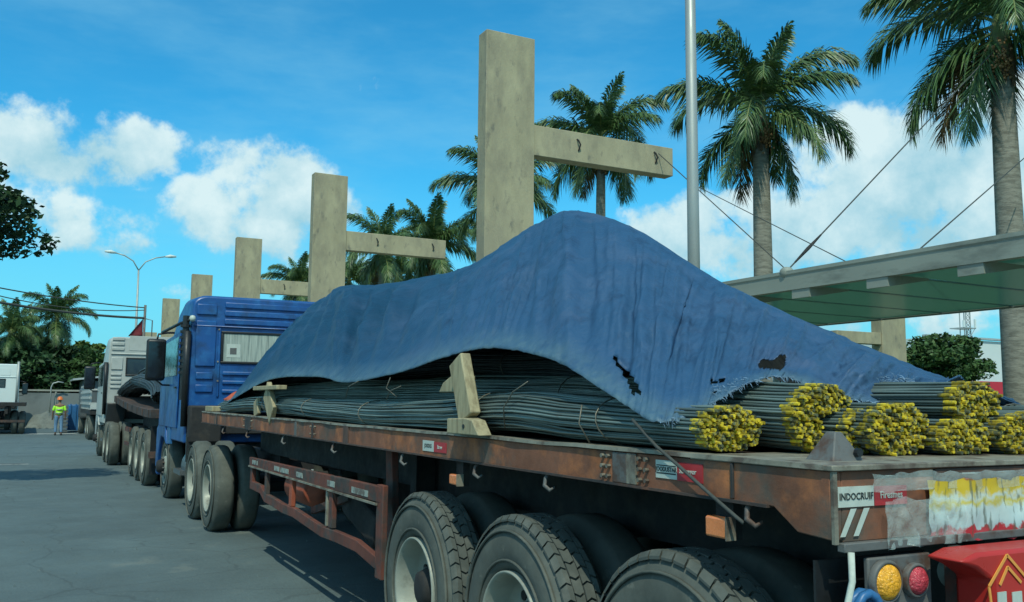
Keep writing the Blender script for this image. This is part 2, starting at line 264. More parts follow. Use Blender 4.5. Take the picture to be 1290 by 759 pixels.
# ---------------------------------------------------------------- mesh helpers
ORG = {}
def prop(o, label=None, cat=None, group=None, kind=None):
    for k, v in (('label', label), ('category', cat), ('group', group), ('kind', kind)):
        if v: o[k] = v
    return o
def thing(name, label, cat, loc=(0, 0, 0), group=None):
    o = bpy.data.objects.new(name, None); COL.objects.link(o); o.location = loc; o.empty_display_size = .2
    ORG[o.name] = Vector(loc); return prop(o, label, cat, group)
class MB:
    def __init__(s): s.v = []; s.f = []; s.sm = False
    def add(s, vs, fs):
        k = len(s.v); s.v += [tuple(v) for v in vs]; s.f += [tuple(i+k for i in f) for f in fs]; return s
    def box(s, x0, x1, y0, y1, z0, z1):
        return s.add([(x0, y0, z0), (x1, y0, z0), (x1, y1, z0), (x0, y1, z0), (x0, y0, z1), (x1, y0, z1), (x1, y1, z1), (x0, y1, z1)],
                     [(0, 3, 2, 1), (4, 5, 6, 7), (0, 1, 5, 4), (1, 2, 6, 5), (2, 3, 7, 6), (3, 0, 4, 7)])
    def bar(s, p, q, w, h, up=(0, 0, 1)):
        p = Vector(p); q = Vector(q); d = (q-p).normalized(); u = Vector(up); r = d.cross(u)
        if r.length < .01: r = d.cross(Vector((1, 0, 0)))
        r.normalize(); u = r.cross(d); a = r*w/2; b = u*h/2
        return s.add([p-a-b, p+a-b, p+a+b, p-a+b, q-a-b, q+a-b, q+a+b, q-a+b], [(0, 1, 2, 3), (7, 6, 5, 4), (0, 4, 5, 1), (1, 5, 6, 2), (2, 6, 7, 3), (3, 7, 4, 0)])
    def tube(s, pts, r, n=8, caps=True):
        pts = [Vector(p) for p in pts]; rs = r if isinstance(r, (list, tuple)) else [r]*len(pts); k = len(s.v)
        ref = None
        for i, p in enumerate(pts):
            d = (pts[min(i+1, len(pts)-1)]-pts[max(i-1, 0)]).normalized()
            if ref is None: ref = d.cross(Vector((0, 0, 1))); ref = ref if ref.length > .05 else d.cross(Vector((1, 0, 0)))
            ref = (ref-d*ref.dot(d)).normalized(); b = d.cross(ref)
            for j in range(n):
                a = 2*math.pi*j/n; s.v.append(tuple(p+(ref*math.cos(a)+b*math.sin(a))*rs[i]))
        for i in range(len(pts)-1):
            for j in range(n):
                a = k+i*n+j; b_ = k+i*n+(j+1) % n; s.f.append((a, b_, b_+n, a+n))
        if caps:
            s.f.append(tuple(k+j for j in range(n))[::-1]); s.f.append(tuple(k+(len(pts)-1)*n+j for j in range(n)))
        return s
    def lathe(s, prof, n=32, axis='X', c=(0, 0, 0), closed=False):
        k = len(s.v); m_ = len(prof)
        for (a, r) in prof:
            for j in range(n):
                t = 2*math.pi*j/n; q = {'X': (a, r*math.cos(t), r*math.sin(t)), 'Y': (r*math.sin(t), a, r*math.cos(t)), 'Z': (r*math.cos(t), r*math.sin(t), a)}[axis]
                s.v.append((q[0]+c[0], q[1]+c[1], q[2]+c[2]))
        for i in range(m_-1 if not closed else m_):
            for j in range(n):
                a = k+i*n+j; b = k+i*n+(j+1) % n; a2 = k+((i+1) % m_)*n+j; b2 = k+((i+1) % m_)*n+(j+1) % n
                s.f.append((a, b, b2, a2))
        return s
    def prism(s, poly, axis, a, b):            # poly in the two other axes
        n = len(poly); vs = []
        for t in (a, b):
            for (p, q) in poly: vs.append({'X': (t, p, q), 'Y': (p, t, q), 'Z': (p, q, t)}[axis])
        return s.add(vs, [tuple(range(n)), tuple(range(2*n-1, n-1, -1))]+[(i, i+n, (i+1) % n+n, (i+1) % n) for i in range(n)])
    def build(s, name, mat, parent=None, bevel=0, smooth=False, kind=None, recalc=True, org=None, subsurf=0):
        me = bpy.data.meshes.new(name); o = bpy.data.objects.new(name, me); COL.objects.link(o)
        if parent is not None: og = ORG[parent.name]; o.parent = parent
        else: og = Vector(org) if org is not None else Vector((0, 0, 0)); o.location = og
        ORG[o.name] = og
        me.from_pydata([(v[0]-og.x, v[1]-og.y, v[2]-og.z) for v in s.v], [], s.f)
        me.materials.append(mat)
        if recalc:
            bm = bmesh.new(); bm.from_mesh(me); bmesh.ops.recalc_face_normals(bm, faces=bm.faces); bm.to_mesh(me); bm.free()
        if bevel:
            b = o.modifiers.new('bevel', 'BEVEL'); b.width = bevel; b.segments = 2; b.limit_method = 'ANGLE'
        if subsurf:
            b = o.modifiers.new('subsurf', 'SUBSURF'); b.levels = b.render_levels = subsurf
        if smooth: me.shade_smooth()
        elif bevel: me.shade_smooth(); me.set_sharp_from_angle(angle=R_(35))
        if kind: o['kind'] = kind
        return o
def box(name, mat, parent, *b, bevel=0, **k): return MB().box(*b).build(name, mat, parent, bevel=bevel, **k)
def copy_tree(o, parent=None):
    c = o.copy(); COL.objects.link(c); c.parent = parent
    ORG[c.name] = ORG[o.name]
    for ch in o.children: copy_tree(ch, c)
    return c
def text(body, size, mat, parent, loc, rot, name='lettering', extr=.0006, sx=1.0):
    cu = bpy.data.curves.new('t', 'FONT'); cu.body = body; cu.size = size; cu.extrude = extr; cu.resolution_u = 2; cu.align_x = 'CENTER'; cu.align_y = 'CENTER'; cu.offset = size*.012
    to = bpy.data.objects.new('t', cu); COL.objects.link(to); bpy.context.view_layer.update()
    me = bpy.data.meshes.new_from_object(to.evaluated_get(bpy.context.evaluated_depsgraph_get())); bpy.data.objects.remove(to)
    o = bpy.data.objects.new(name, me); COL.objects.link(o); me.materials.clear(); me.materials.append(mat)
    og = ORG[parent.name] if parent is not None else Vector((0, 0, 0)); o.parent = parent
    mw = Matrix.Translation(Vector(loc)-og) @ Matrix(rot).to_4x4() @ Matrix.Diagonal((sx, 1, 1, 1)); me.transform(mw); ORG[o.name] = og
    return o
ROT_SIDE = ((0, 0, -1), (-1, 0, 0), (0, 1, 0))     # reads from -X: text x -> -Y, text y -> +Z
ROT_REAR = ((1, 0, 0), (0, 0, -1), (0, 1, 0))      # reads from -Y
def lerp_tab(tab, y):
    if y <= tab[0][0]: return tab[0][1:]
    for a, b in zip(tab, tab[1:]):
        if y <= b[0]:
            t = (y-a[0])/(b[0]-a[0]); t = t*t*(3-2*t)
            return tuple(p+(q-p)*t for p, q in zip(a[1:], b[1:]))
    return tab[-1][1:]

# ---------------------------------------------------------------- ground
MB().add([(-900, -300, 0), (900, -300, 0), (900, 1500, 0), (-900, 1500, 0)], [(0, 1, 2, 3)]).build('ground', m_grass, kind='structure')
MB().add([(-9, -60, .02), (5.6, -60, .02), (5.6, 62, .02), (-9, 62, .02)], [(0, 1, 2, 3)]).build('road', m_asphalt, kind='structure')
o = MB().box(5.6, 5.8, -60, 62, 0, .14).box(-9.2, -9, -60, 62, 0, .14).build('kerb', m_kerb, kind='structure', bevel=.02)
MB().box(5.8, 12.0, -60, 90, 0, .12).build('pavement', m_conc2, kind='structure')
mb = MB()
for (a, b, c, d) in ((-.95, .05, 27.1, 27.28), (-1.3, -1.18, 9, 12), (-1.3, -1.18, 15, 18), (-1.3, -1.18, 33, 36)):
    mb.add([(a, c, .024), (b, c, .024), (b, d, .024), (a, d, .024)], [(0, 1, 2, 3)])
mb.build('road_marking', m_paint_w, kind='structure')
MB().add([(-.95, 27.32, .0245), (-.02, 27.32, .0245), (-.02, 27.44, .0245), (-.95, 27.44, .0245)], [(0, 1, 2, 3)]).build('road_joint', m_dark, kind='structure')
MB().add([(-.2, 50.6, .026), (2.2, 50.4, .026), (2.0, 51.6, .026), (.2, 51.7, .026)], [(0, 1, 2, 3)]).build('pale_road_patch', m_paint_w, kind='structure')

b = MB(); rd = random.Random(12)
for k in range(500):
    x = rd.uniform(-3, 5.4); y = 3+42*rd.random()**1.6; r0 = rd.uniform(.004, .016)*(1+y/25); a = rd.uniform(0, 6.28)
    v = [(x+r0*math.cos(a+q)*rd.uniform(.6, 1.2), y+r0*math.sin(a+q)*rd.uniform(.6, 1.2), .0205) for q in (0, 1.6, 3.1, 4.7)]; b.add(v+[(x, y, .021+r0*.7)], [(0, 1, 4), (1, 2, 4), (2, 3, 4), (3, 0, 4)])
b.build('grit', m_asphalt, kind='stuff'); prop(bpy.data.objects['grit'], 'scattered grit and small stones on the asphalt beside the trucks', 'grit')
# ---------------------------------------------------------------- concrete columns with cantilever beams
def column(x, y, top, label, first=False):
    t = thing('concrete_column', label, 'column', (x, y, 0), 'concrete columns with side beams beside the road')
    box('column', m_conc, t, x-.53, x+.53, y-.18, y+.18, 0, top, bevel=.012)
    box('beam', m_conc, t, x+.532, x+3.92, y-.145, y+.145, top-2.34, top-1.73, bevel=.012)
    for hx in (x+1.55, x+3.45):
        MB().tube([(hx-.02, y-.147, top-1.88), (hx-.02, y-.20, top-1.92), (hx+.02, y-.21, top-2.0), (hx+.01, y-.15, top-2.12)], .017, 6).build('hook', m_dark, t)
    return t
column(7.88, 15.38, 8.86, 'tallest looking grey concrete column rising right behind the blue tarpaulin peak')
column(7.88, 27.45, 8.75, 'second concrete column, its beam ending over the small palms, behind the tarpaulin front')
column(7.88, 39.5, 8.65, 'third concrete column, rising directly above the blue cab roof')
column(7.88, 51.6, 8.55, 'fourth concrete column, at the left end of the blue cab roof')
column(7.88, 64.0, 8.45, 'fifth concrete column, right of the flag above the pale cab')
column(7.88, 76.0, 7.0, 'farthest small concrete column, just behind the dark red flag')
t = thing('concrete_column', 'isolated low concrete column beyond the glass canopy with its beam pointing left', 'column', (28.75, 24, 0))
box('column', m_conc, t, 28.1, 29.4, 23.8, 24.3, 0, 5.9, bevel=.012); box('beam', m_conc, t, 25.8, 28.098, 23.84, 24.2, 4.02, 4.46, bevel=.012)

# ---------------------------------------------------------------- tall lamp pole (its head is above the frame)
MB().tube([(8.8, 10.88, 0), (8.8, 10.88, 5), (8.8, 10.88, 12.5)], [.105, .09, .070], 16).build('tall_pole', m_pole, smooth=True, org=(8.8, 10.88, 0))
prop(bpy.data.objects['tall_pole'], 'tall smooth grey metal pole rising out of frame between tarpaulin and palm', 'pole')

# ---------------------------------------------------------------- glass canopy
t = thing('glass_canopy', 'low glass canopy on a grey fascia beam behind the rebar load, hung on steel cables', 'canopy', (12, 9, 0))
MB().prism([(11.95, 3.76), (12.10, 3.76), (12.10, 3.80), (12.02, 3.80), (12.02, 4.04), (12.12, 4.04), (12.12, 4.11), (11.93, 4.11), (11.93, 4.05), (11.95, 4.02)], 'Y', 1.5, 19.5).build('fascia_beam', m_steelg, t)
box('far_fascia', m_steelg, t, 17.93, 18.02, 1.5, 19.5, 3.76, 3.92)
for i in range(11):
    y = 1.9+1.66*i
    MB().prism([(12.125, 3.99), (17.92, 3.90), (17.92, 3.84), (12.125, 3.84)], 'Y', y-.03, y+.03).build('rafter', m_dark, t)
    MB().prism([(11.97, 3.79), (11.97, 3.60), (12.02, 3.60), (12.95, 3.76), (12.95, 3.79)], 'Y', y-.21, y+.21).build('bracket', m_steelg, t)
    if i < 10: MB().prism([(12.13, 3.825), (17.92, 3.795), (17.92, 3.815), (12.13, 3.838)], 'Y', y+.035, y+1.625).build('glass_panel', m_cglass, t)
for px, py in ((990, 343),):
    p = at(px, py, 'X', 12.0); MB().lathe([(-.13, .0), (-.11, .07), (-.05, .12), (.03, .125), (.08, .08), (.1, 0)], 14, 'Z', (p.x+.02, p.y, p.z)).build('cable_anchor', m_steelg, t, smooth=True)
for yy in (3.0, 18.5):
    MB().tube([(17.7, yy, 0), (17.7, yy, 3.78)], .09, 12).build('post', m_steelg, t, smooth=True)
def cable(name, p, q, r, label, cat='cable', sag=0, n=10, group=None, mat=None):
    p = Vector(p); q = Vector(q); pts = [p.lerp(q, i/n)-Vector((0, 0, sag*4*(i/n)*(1-i/n))) for i in range(n+1)]
    o = MB().tube(pts, r, 6).build(name, mat or m_rope, org=tuple(p)); return prop(o, label, cat, group)
knob = at(990, 343, 'X', 12)
tdeep = at(1262, 54, 'X', 21.6)
cable('guy_cable', knob, tdeep, .014, 'thick twisted cable climbing from the canopy anchor up to the right palm')
MB().tube([knob.lerp(tdeep, .03), knob.lerp(tdeep, .075), knob.lerp(tdeep, .12)], [.018, .035, .018], 8).build('turnbuckle', m_dark, bpy.data.objects['guy_cable'])
cable('guy_cable', at(1160, 313, 'X', 12), at(1300, 191, 'X', 21), .012, 'thin cable leaving the canopy edge toward the right palm trunk')
cable('guy_cable', (11.4, 15.2, 6.95), knob+Vector((0, 0, .05)), .010, 'thin dark cable from the nearest column beam down to the canopy anchor')
cable('guy_cable', at(872, 232, 'X', 14), at(1066, 330, 'X', 12.05), .009, 'faint cable crossing behind the tall palm trunk down to the canopy edge')

# ---------------------------------------------------------------- palms
def frond_mesh(e0, droop, Lf, seed, nl=74):
    rd = random.Random(seed); pts = []; p = Vector((0, 0, 0)); ns = 22; s_ = Lf/ns; ang = e0
    for i in range(ns+1):
        pts.append((p.copy(), ang)); ang -= droop/ns*(0.35+1.5*(i/ns)**1.1); p = p+Vector((math.cos(ang)*s_, 0, math.sin(ang)*s_))
    v = []; f = []
    for k in range(nl):
        u = .10+.90*(k+rd.random()*.5)/nl; x = u*ns; i = min(int(x), ns-1); t_ = x-i
        P = pts[i][0].lerp(pts[i+1][0], t_); a = pts[i][1]*(1-t_)+pts[i+1][1]*t_
        T = Vector((math.cos(a), 0, math.sin(a))); Nn = Vector((-math.sin(a), 0, math.cos(a)))
        ll = Lf*.27*(math.sin(math.pi*min(1, .18+.80*u)))**.6*(.85+.3*rd.random())
        for sd_ in (-1, 1):
            for dup in range(2 if u < .93 else 1):
                roll = rd.uniform(-.75, .75); fw = .55+.5*u+rd.uniform(-.1, .1)
                B = Vector((0, sd_, 0)); out = (B*math.cos(roll)+Nn*math.sin(roll)).normalized()
                d0 = (out*math.cos(fw)+T*math.sin(fw)).normalized()
                w = .024+.012*rd.random(); q0 = P; sag = .40+.5*rd.random()
                q1 = q0+d0*ll*.5-Vector((0, 0, ll*sag*.16)); q2 = q0+d0*ll*.93-Vector((0, 0, ll*sag*.75))
                sid = T*w; n0 = len(v)
                v += [q0-sid*.5, q0+sid*.5, q1-sid, q1+sid, q2]; f += [(n0, n0+1, n0+3, n0+2), (n0+2, n0+3, n0+4)]
    lm = bpy.data.meshes.new('frond'); lm.from_pydata([tuple(x) for x in v], [], f); lm.materials.append(m_frond)
    mbb = MB(); mbb.tube([q for q, _ in pts], [.038*(1-i/ns*.85)+.003 for i in range(ns+1)], 5)
    k0 = len(lm.vertices); bm = bmesh.new(); bm.from_mesh(lm)
    vs = [bm.verts.new(x) for x in mbb.v]; lm.materials.append(m_rachis)
    for fc in mbb.f:
        ff = bm.faces.new([vs[i] for i in fc]); ff.material_index = 1
    bm.to_mesh(lm); bm.free(); return lm
KINDS = {'up': frond_mesh(R_(84), R_(40), 2.9, 1), 'high': frond_mesh(R_(64), R_(95), 3.4, 2), 'mid': frond_mesh(R_(40), R_(100), 3.5, 3), 'mid2': frond_mesh(R_(30), R_(75), 3.4, 8),
         'flat': frond_mesh(R_(12), R_(95), 3.3, 4), 'low': frond_mesh(R_(-18), R_(70), 3.1, 5), 'hang': frond_mesh(R_(-50), R_(38), 2.8, 6)}
m_dead = M('dry_frond', (.20, .14, .06), .8, var=.3, scale=2, bump=0, island=.4)
DEAD = KINDS['hang'].copy(); DEAD.name = 'dry_frond'; DEAD.materials[0] = m_dead; DEAD.materials[1] = m_boot; KINDS['dead'] = DEAD
def palm(x, y, ztop, rt, label, seed, sc=1.0, spec=None, group='royal palms in a row behind the canopy and columns'):
    rd = random.Random(seed); t = thing('royal_palm', label, 'palm tree', (x, y, 0), group)
    lean = rd.uniform(-.15, .15)
    zs = ztop-1.25*sc
    MB().tube([(x+lean*(1-i/14)*(i/14)*2, y, zs*i/14) for i in range(15)], [rt*(1.15-.25*i/14+.08*math.sin(i/14*3.14)) for i in range(15)], 14).build('trunk', m_ptrunk, t, smooth=True)
    MB().tube([(x, y, zs-.02), (x, y, zs+.25*sc), (x, y, zs+.75*sc), (x, y, ztop)], [rt*.95, rt*1.1, rt*.8, rt*.45], 12).build('crownshaft', m_shaft, t, smooth=True)
    b = MB()
    for i in range(16):
        a = rd.uniform(0, 6.28); r0 = rt*1.0; b.bar((x+math.cos(a)*r0, y+math.sin(a)*r0, zs+rd.uniform(-.1, .5)*sc), (x+math.cos(a)*r0*1.2, y+math.sin(a)*r0*1.2, zs-rd.uniform(.1, .55)*sc), .10*sc, .02)
    b.build('dry_sheath', m_boot, t)
    if seed in (11, 12, 13, 15):
        b = MB(); az0 = {12: 3.6, 11: 4.6, 13: 4.0, 15: 4.4}[seed]; c0 = Vector((x+math.cos(az0)*rt*1.5, y+math.sin(az0)*rt*1.5, zs+.15*sc))
        for i in range(150):
            q = Vector((rd.gauss(0, .13), rd.gauss(0, .13), rd.gauss(-.1, .2)))*sc; e = c0+q; b.tube([e, e+Vector((0, 0, .05))], .028*sc, 5)
        b.build('fruit_cluster', m_fruit, t, kind='stuff')
    seq = spec or (['up']*3+['high']*3+['mid']*3+['mid2']*2+['flat']*3+['low']*3+['hang']*2+['dead'])
    for i, k in enumerate(seq):
        az = None
        if isinstance(k, tuple): k, az = k
        o = bpy.data.objects.new('frond', KINDS[k]); COL.objects.link(o); o.parent = t
        az = (i*2.399+rd.uniform(-.25, .25)) if az is None else az
        o.location = (math.cos(az)*.06, math.sin(az)*.06, ztop-rd.uniform(0, .25)*sc-(0.2 if k in ('low', 'hang', 'dead') else 0)); o.rotation_euler = (rd.uniform(-.12, .12), rd.uniform(-.12, .12), az); o.scale = [sc*rd.uniform(.92, 1.08)]*3
    return t
cr = lambda px, py, X: at(px, py, 'X', X)
p = cr(957, 128, 20); palm(p.x, p.y, p.z, .27, 'palm standing right of the tall grey pole, its whole crown in view', 11, 1.02)
p = cr(1258, 20, 21.6); palm(p.x, p.y, p.z, .30, 'palm at the right edge with fronds hanging over the canopy', 12, 1.12)
p = cr(757, 170, 21.5); palm(p.x, p.y, p.z, .21, 'palm behind the longest concrete beam, above the tarpaulin peak', 13, 1.05)
p = cr(632, 238, 20.5); palm(p.x, p.y, p.z, .22, 'palm half hidden behind the tallest concrete column', 14, 1.1)
p = cr(545, 305, 20); palm(p.x, p.y, p.z, .22, 'small palm at the end of the second concrete beam', 15, 1.08)
p = cr(482, 312, 20); palm(p.x, p.y, p.z, .22, 'small palm showing above and below the second concrete beam', 16, 1.1)
p = cr(376, 356, 20); palm(p.x, p.y, p.z, .22, 'distant palm tuft above the third concrete beam', 17, 1.0)
p = cr(505, 345, 24); palm(p.x, p.y, p.z, .22, 'low palm right behind the tarpaulin below the second beam', 18, .95)
p = cr(440, 352, 22); palm(p.x, p.y, p.z, .22, 'low palm just right of the second concrete column', 19, .9)
p = cr(75, 398, 1.6) if False else at(72, 398, 'Y', 78); palm(p.x, p.y, p.z, .26, 'palm with a ragged crown above the trees on the left', 20, .95, group='palms over the trees on the left')
p = at(14, 415, 'Y', 74); palm(p.x, p.y, p.z, .25, 'lower palm at the left edge above the dark trees', 21, .8, group='palms over the trees on the left')
p = at(30, 430, 'Y', 80); palm(p.x, p.y, p.z, .25, 'half hidden palm between the two taller left palms', 22, .75, group='palms over the trees on the left')

# ---------------------------------------------------------------- broad-leaved trees
def tree(x, y, zc, rx, rz, mat, label, seed, nclump=46, per=170, leaf=.22, trunk_r=.22, name='broadleaf_tree', ry=None):
    r = np.random.default_rng(seed); ry = ry or rx; t = thing(name, label, 'tree', (x, y, 0)); pts = []
    for i in range(nclump):
        d = r.normal(size=3); d /= np.linalg.norm(d); rad = r.uniform(.35, 1.0)**.6; cpos = np.array([d[0]*rx, d[1]*ry, d[2]*rz])*rad
        if d[2] < -.55: cpos[2] *= .6
        cs = r.uniform(.16, .30)*min(rx, ry, rz*1.5)
        k = int(per*r.uniform(.6, 1.3)); q = r.normal(size=(k, 3)); q /= np.linalg.norm(q, axis=1)[:, None]; q *= (r.uniform(.3, 1, size=(k, 1))**.5)*cs*np.array([1.25, 1.25, .8]); pts.append(cpos+q)
    P = np.concatenate(pts); n = len(P)
    a = r.normal(size=(n, 3)); a[:, 2] *= .6; a /= np.linalg.norm(a, axis=1)[:, None]; b = np.cross(a, r.normal(size=(n, 3))); b /= np.linalg.norm(b, axis=1)[:, None]
    s_ = leaf*r.uniform(.6, 1.3, size=(n, 1)); A = a*s_; B = b*s_*.5; cz = np.array([0, 0, zc])
    V = np.stack([P-A, P+B, P+A, P-B], 1).reshape(-1, 3)+cz
    me = bpy.data.meshes.new('crown'); me.vertices.add(4*n); me.vertices.foreach_set('co', V.astype(np.float32).ravel())
    me.loops.add(4*n); me.loops.foreach_set('vertex_index', np.arange(4*n, dtype=np.int32)); me.polygons.add(n); me.polygons.foreach_set('loop_start', np.arange(0, 4*n, 4, dtype=np.int32))
    me.update(); me.materials.append(mat); o = bpy.data.objects.new('crown', me); COL.objects.link(o); o.parent = t
    b_ = MB(); b_.tube([(x, y, 0), (x+.1, y, zc*.35), (x, y+.1, zc)], [trunk_r*1.2, trunk_r, trunk_r*.45], 10)
    for i in range(7):
        an = i*.9; e = Vector((x+math.cos(an)*rx*.65, y+math.sin(an)*ry*.65, zc+rz*random.uniform(-.2, .5))); s0 = Vector((x, y, zc-rz*.7 if zc-rz*.7 > .5 else zc*.4))
        b_.tube([s0, s0.lerp(e, .5)+Vector((0, 0, -.1*rz)), e], [trunk_r*.5, trunk_r*.3, trunk_r*.08], 6)
    b_.build('trunk', m_bark, t, smooth=True); return t
p = at(-82, 272, 'Y', 20); tree(p.x, p.y, p.z, 1.85, 1.0, m_leafd, 'dark leafy branch end hanging in from the left edge against the sky', 31, 60, 240, .075, .12, ry=1.5)
for (px, py, Y, rx, rz, mt, lb, sd_) in (
    (4, 486, 74, 4.4, 3.0, m_leafd, 'dark broadleaf tree behind the parked white truck at the left edge', 32),
    (50, 482, 78, 4.2, 3.0, m_leafd, 'dense dark tree under the ragged palm', 33),
    (26, 462, 84, 4.8, 2.0, m_leaf, 'bushy tree top below the left palms', 34),
    (100, 480, 78, 3.2, 2.7, m_leaf, 'lighter green tree beside the pale cab mirror', 35),
    (106, 458, 84, 2.0, 1.7, m_leafl, 'bright green small crown touching the sky left of the pale cab', 36),
    (72, 498, 75, 4.0, 1.6, m_leafd, 'low dark shrub tree right behind the grey wall', 37)):
    p = at(px, py, 'Y', Y); tree(p.x, p.y, p.z, rx, rz, mt, lb, sd_, 60, 170, .24, .3, ry=3)
p = at(1187, 462, 'Y', 45); tree(p.x, p.y, p.z, 3.7, 2.1, m_leaf, 'round dark green tree in front of the white building on the right', 38, 90, 200, .20, .3, ry=3)
for i, (px, X) in enumerate(((420, 40), (520, 44), (640, 42), (760, 46), (880, 44), (990, 46), (1060, 48))):
    p = at(px, 500, 'X', X); tree(p.x, p.y, 3.2, 3.5, 2.4, m_leaf, ['low tree far behind the second column', 'low tree far behind the small palms', 'low tree hidden behind the tarpaulin peak', 'low tree far behind the tall pole', 'low tree beyond the canopy left end', 'low tree beyond the middle of the canopy', 'low tree beyond the canopy near the low column'][i], 50+i, 30, 110, .3, .25)

# ---------------------------------------------------------------- wheels (built at the origin, outer face toward -X)
def ring(prof, n): return MB().lathe(prof, n, 'X', closed=True)
def make_wheel(deep=True, R=.57, inner=True, tread=True):
    k = R/.57
    P = [(.035, .295), (.004, .335), (-.004, .40), (.0, .46), (.014, .505), (.022, .515), (.034, .540), (.06, .553), (.2, .553), (.236, .536), (.256, .5), (.265, .42), (.255, .34), (.225, .295)]
    w = MB().lathe([(a, r*k) for a, r in P], 56, 'X', closed=True)
    # raised rings moulded on the sidewall
    for r0 in (.345, .485):
        w.lathe([(-.006, r0*k), (-.010, (r0+.006)*k), (-.006, (r0+.012)*k), (.006, (r0+.012)*k), (.006, r0*k)], 56, 'X', closed=True)
    w = w.build('wheel', m_tyre, smooth=True, org=(0, 0, 0))
    if tread:
        b = MB(); n = 46; rd = random.Random(3)
        for row in range(4):
            x0 = .016+row*.0535; x1 = x0+.0475
            for i in range(n):
                a0 = 2*math.pi*(i+.5*(row % 2))/n; da = 2*math.pi/n*.86; h = (.570-.004*rd.random())*k; lo = .535*k if row in (0, 3) else .548*k
                zig = .022*(1 if row % 2 else -1); vs = []
                drop = [(.022 if row == 0 else 0), 0, (.022 if row == 3 else 0)]
                for rad in (lo, h):
                    for xi, (x, z) in enumerate(((x0, 0), ((x0+x1)/2, zig), (x1, 0))):
                        for s_ in (0, da):
                            rr = rad-(drop[xi]*k if rad == h else 0)
                            an = a0+s_+z; vs.append((x, rr*math.cos(an), rr*math.sin(an)))
                b.add(vs, [(6, 7, 9, 8), (8, 9, 11, 10), (0, 6, 8, 2), (2, 8, 10, 4), (1, 3, 9, 7), (3, 5, 11, 9), (0, 1, 7, 6), (4, 10, 11, 5)])
        b.build('tread', m_tread, w)
    if deep: pr = [(.03, .300), (-.002, .302), (-.008, .296), (.0, .288), (.02, .282), (.05, .272), (.12, .262), (.155, .250), (.165, .215), (.150, .165), (.150, .12)]
    else: pr = [(.03, .300), (-.002, .302), (-.008, .296), (.0, .288), (.02, .278), (.05, .262), (.055, .225), (.02, .185), (-.02, .15), (-.02, .12)]
    rim = MB().lathe([(a, r*k) for a, r in pr], 48, 'X').build('rim', m_rim, w, smooth=True, recalc=False)
    hx = .150 if deep else -.02
    MB().lathe([(hx+.01, .122*k), (hx-.06, .115*k), (hx-.11, .095*k), (hx-.12, .06*k), (hx-.12, 0.001)], 24, 'X').build('hub', m_dark, w, smooth=True, recalc=False)
    b = MB()
    for i in range(10):
        a = 2*math.pi*i/10; c = (hx-.001, .145*k*math.cos(a), .145*k*math.sin(a)); b.tube([c, (c[0]-.035, c[1], c[2])], .014, 6)
    b.build('lug_nuts', m_greysteel, w, kind='stuff')
    b = MB()
    for i in range(8):
        a = 2*math.pi*(i+.5)/8; rr = .198*k; cx = hx+.004 if deep else .018; c = (cx, rr*math.cos(a), rr*math.sin(a)); b.tube([c, (cx-.008, c[1], c[2])], .026*k, 10)
    b.build('hand_holes', m_black, w, kind='stuff')
    if inner: MB().lathe([(a+.32, r*k) for a, r in P], 40, 'X', closed=True).build('inner_tyre', m_tyre, w, smooth=True)
    for c in w.children: c.location = (0, 0, 0)
    return w
WH_DEEP = make_wheel(True); WH_FAR = make_wheel(True, tread=False); WH_FRONT = make_wheel(False, inner=False, tread=False)
PROTOS = [WH_DEEP, WH_FAR, WH_FRONT]
def put_wheel(proto, root, x, y, z, side=-1, R=.57):
    w = copy_tree(proto, root); og = ORG[root.name]; w.location = Vector((x, y, z))-og; w.rotation_euler = (random.uniform(0, 6.28)*0+0, 0, 0 if side < 0 else math.pi)
    w.rotation_euler.x = random.uniform(0, 6.28) * (1 if side < 0 else 1); return w

# ---------------------------------------------------------------- first flatbed trailer
XL, XR = 2.10, 4.60
T1 = thing('flatbed_trailer', 'long rusty red-brown flatbed trailer in the foreground carrying the tarpaulined rebar', 'trailer', (3.35, 1.98, 0))
FR = lambda y: 1.505+.0035*(y-2)
def slab(name, mat, parent, x0, x1, y0, y1, za0, za1, zb0, zb1, bevel=0):
    return MB().add([(x0, y0, za0), (x1, y0, za0), (x1, y1, zb0), (x0, y1, zb0), (x0, y0, za1), (x1, y0, za1), (x1, y1, zb1), (x0, y1, zb1)],
                    [(0, 3, 2, 1), (4, 5, 6, 7), (0, 1, 5, 4), (1, 2, 6, 5), (2, 3, 7, 6), (3, 0, 4, 7)]).build(name, mat, parent, bevel=bevel)
slab('deck', m_rust2, T1, XL+.03, XR-.03, 2.02, 13.2, FR(2)-.06, FR(2)-.004, FR(13.2)-.06, FR(13.2)-.004)
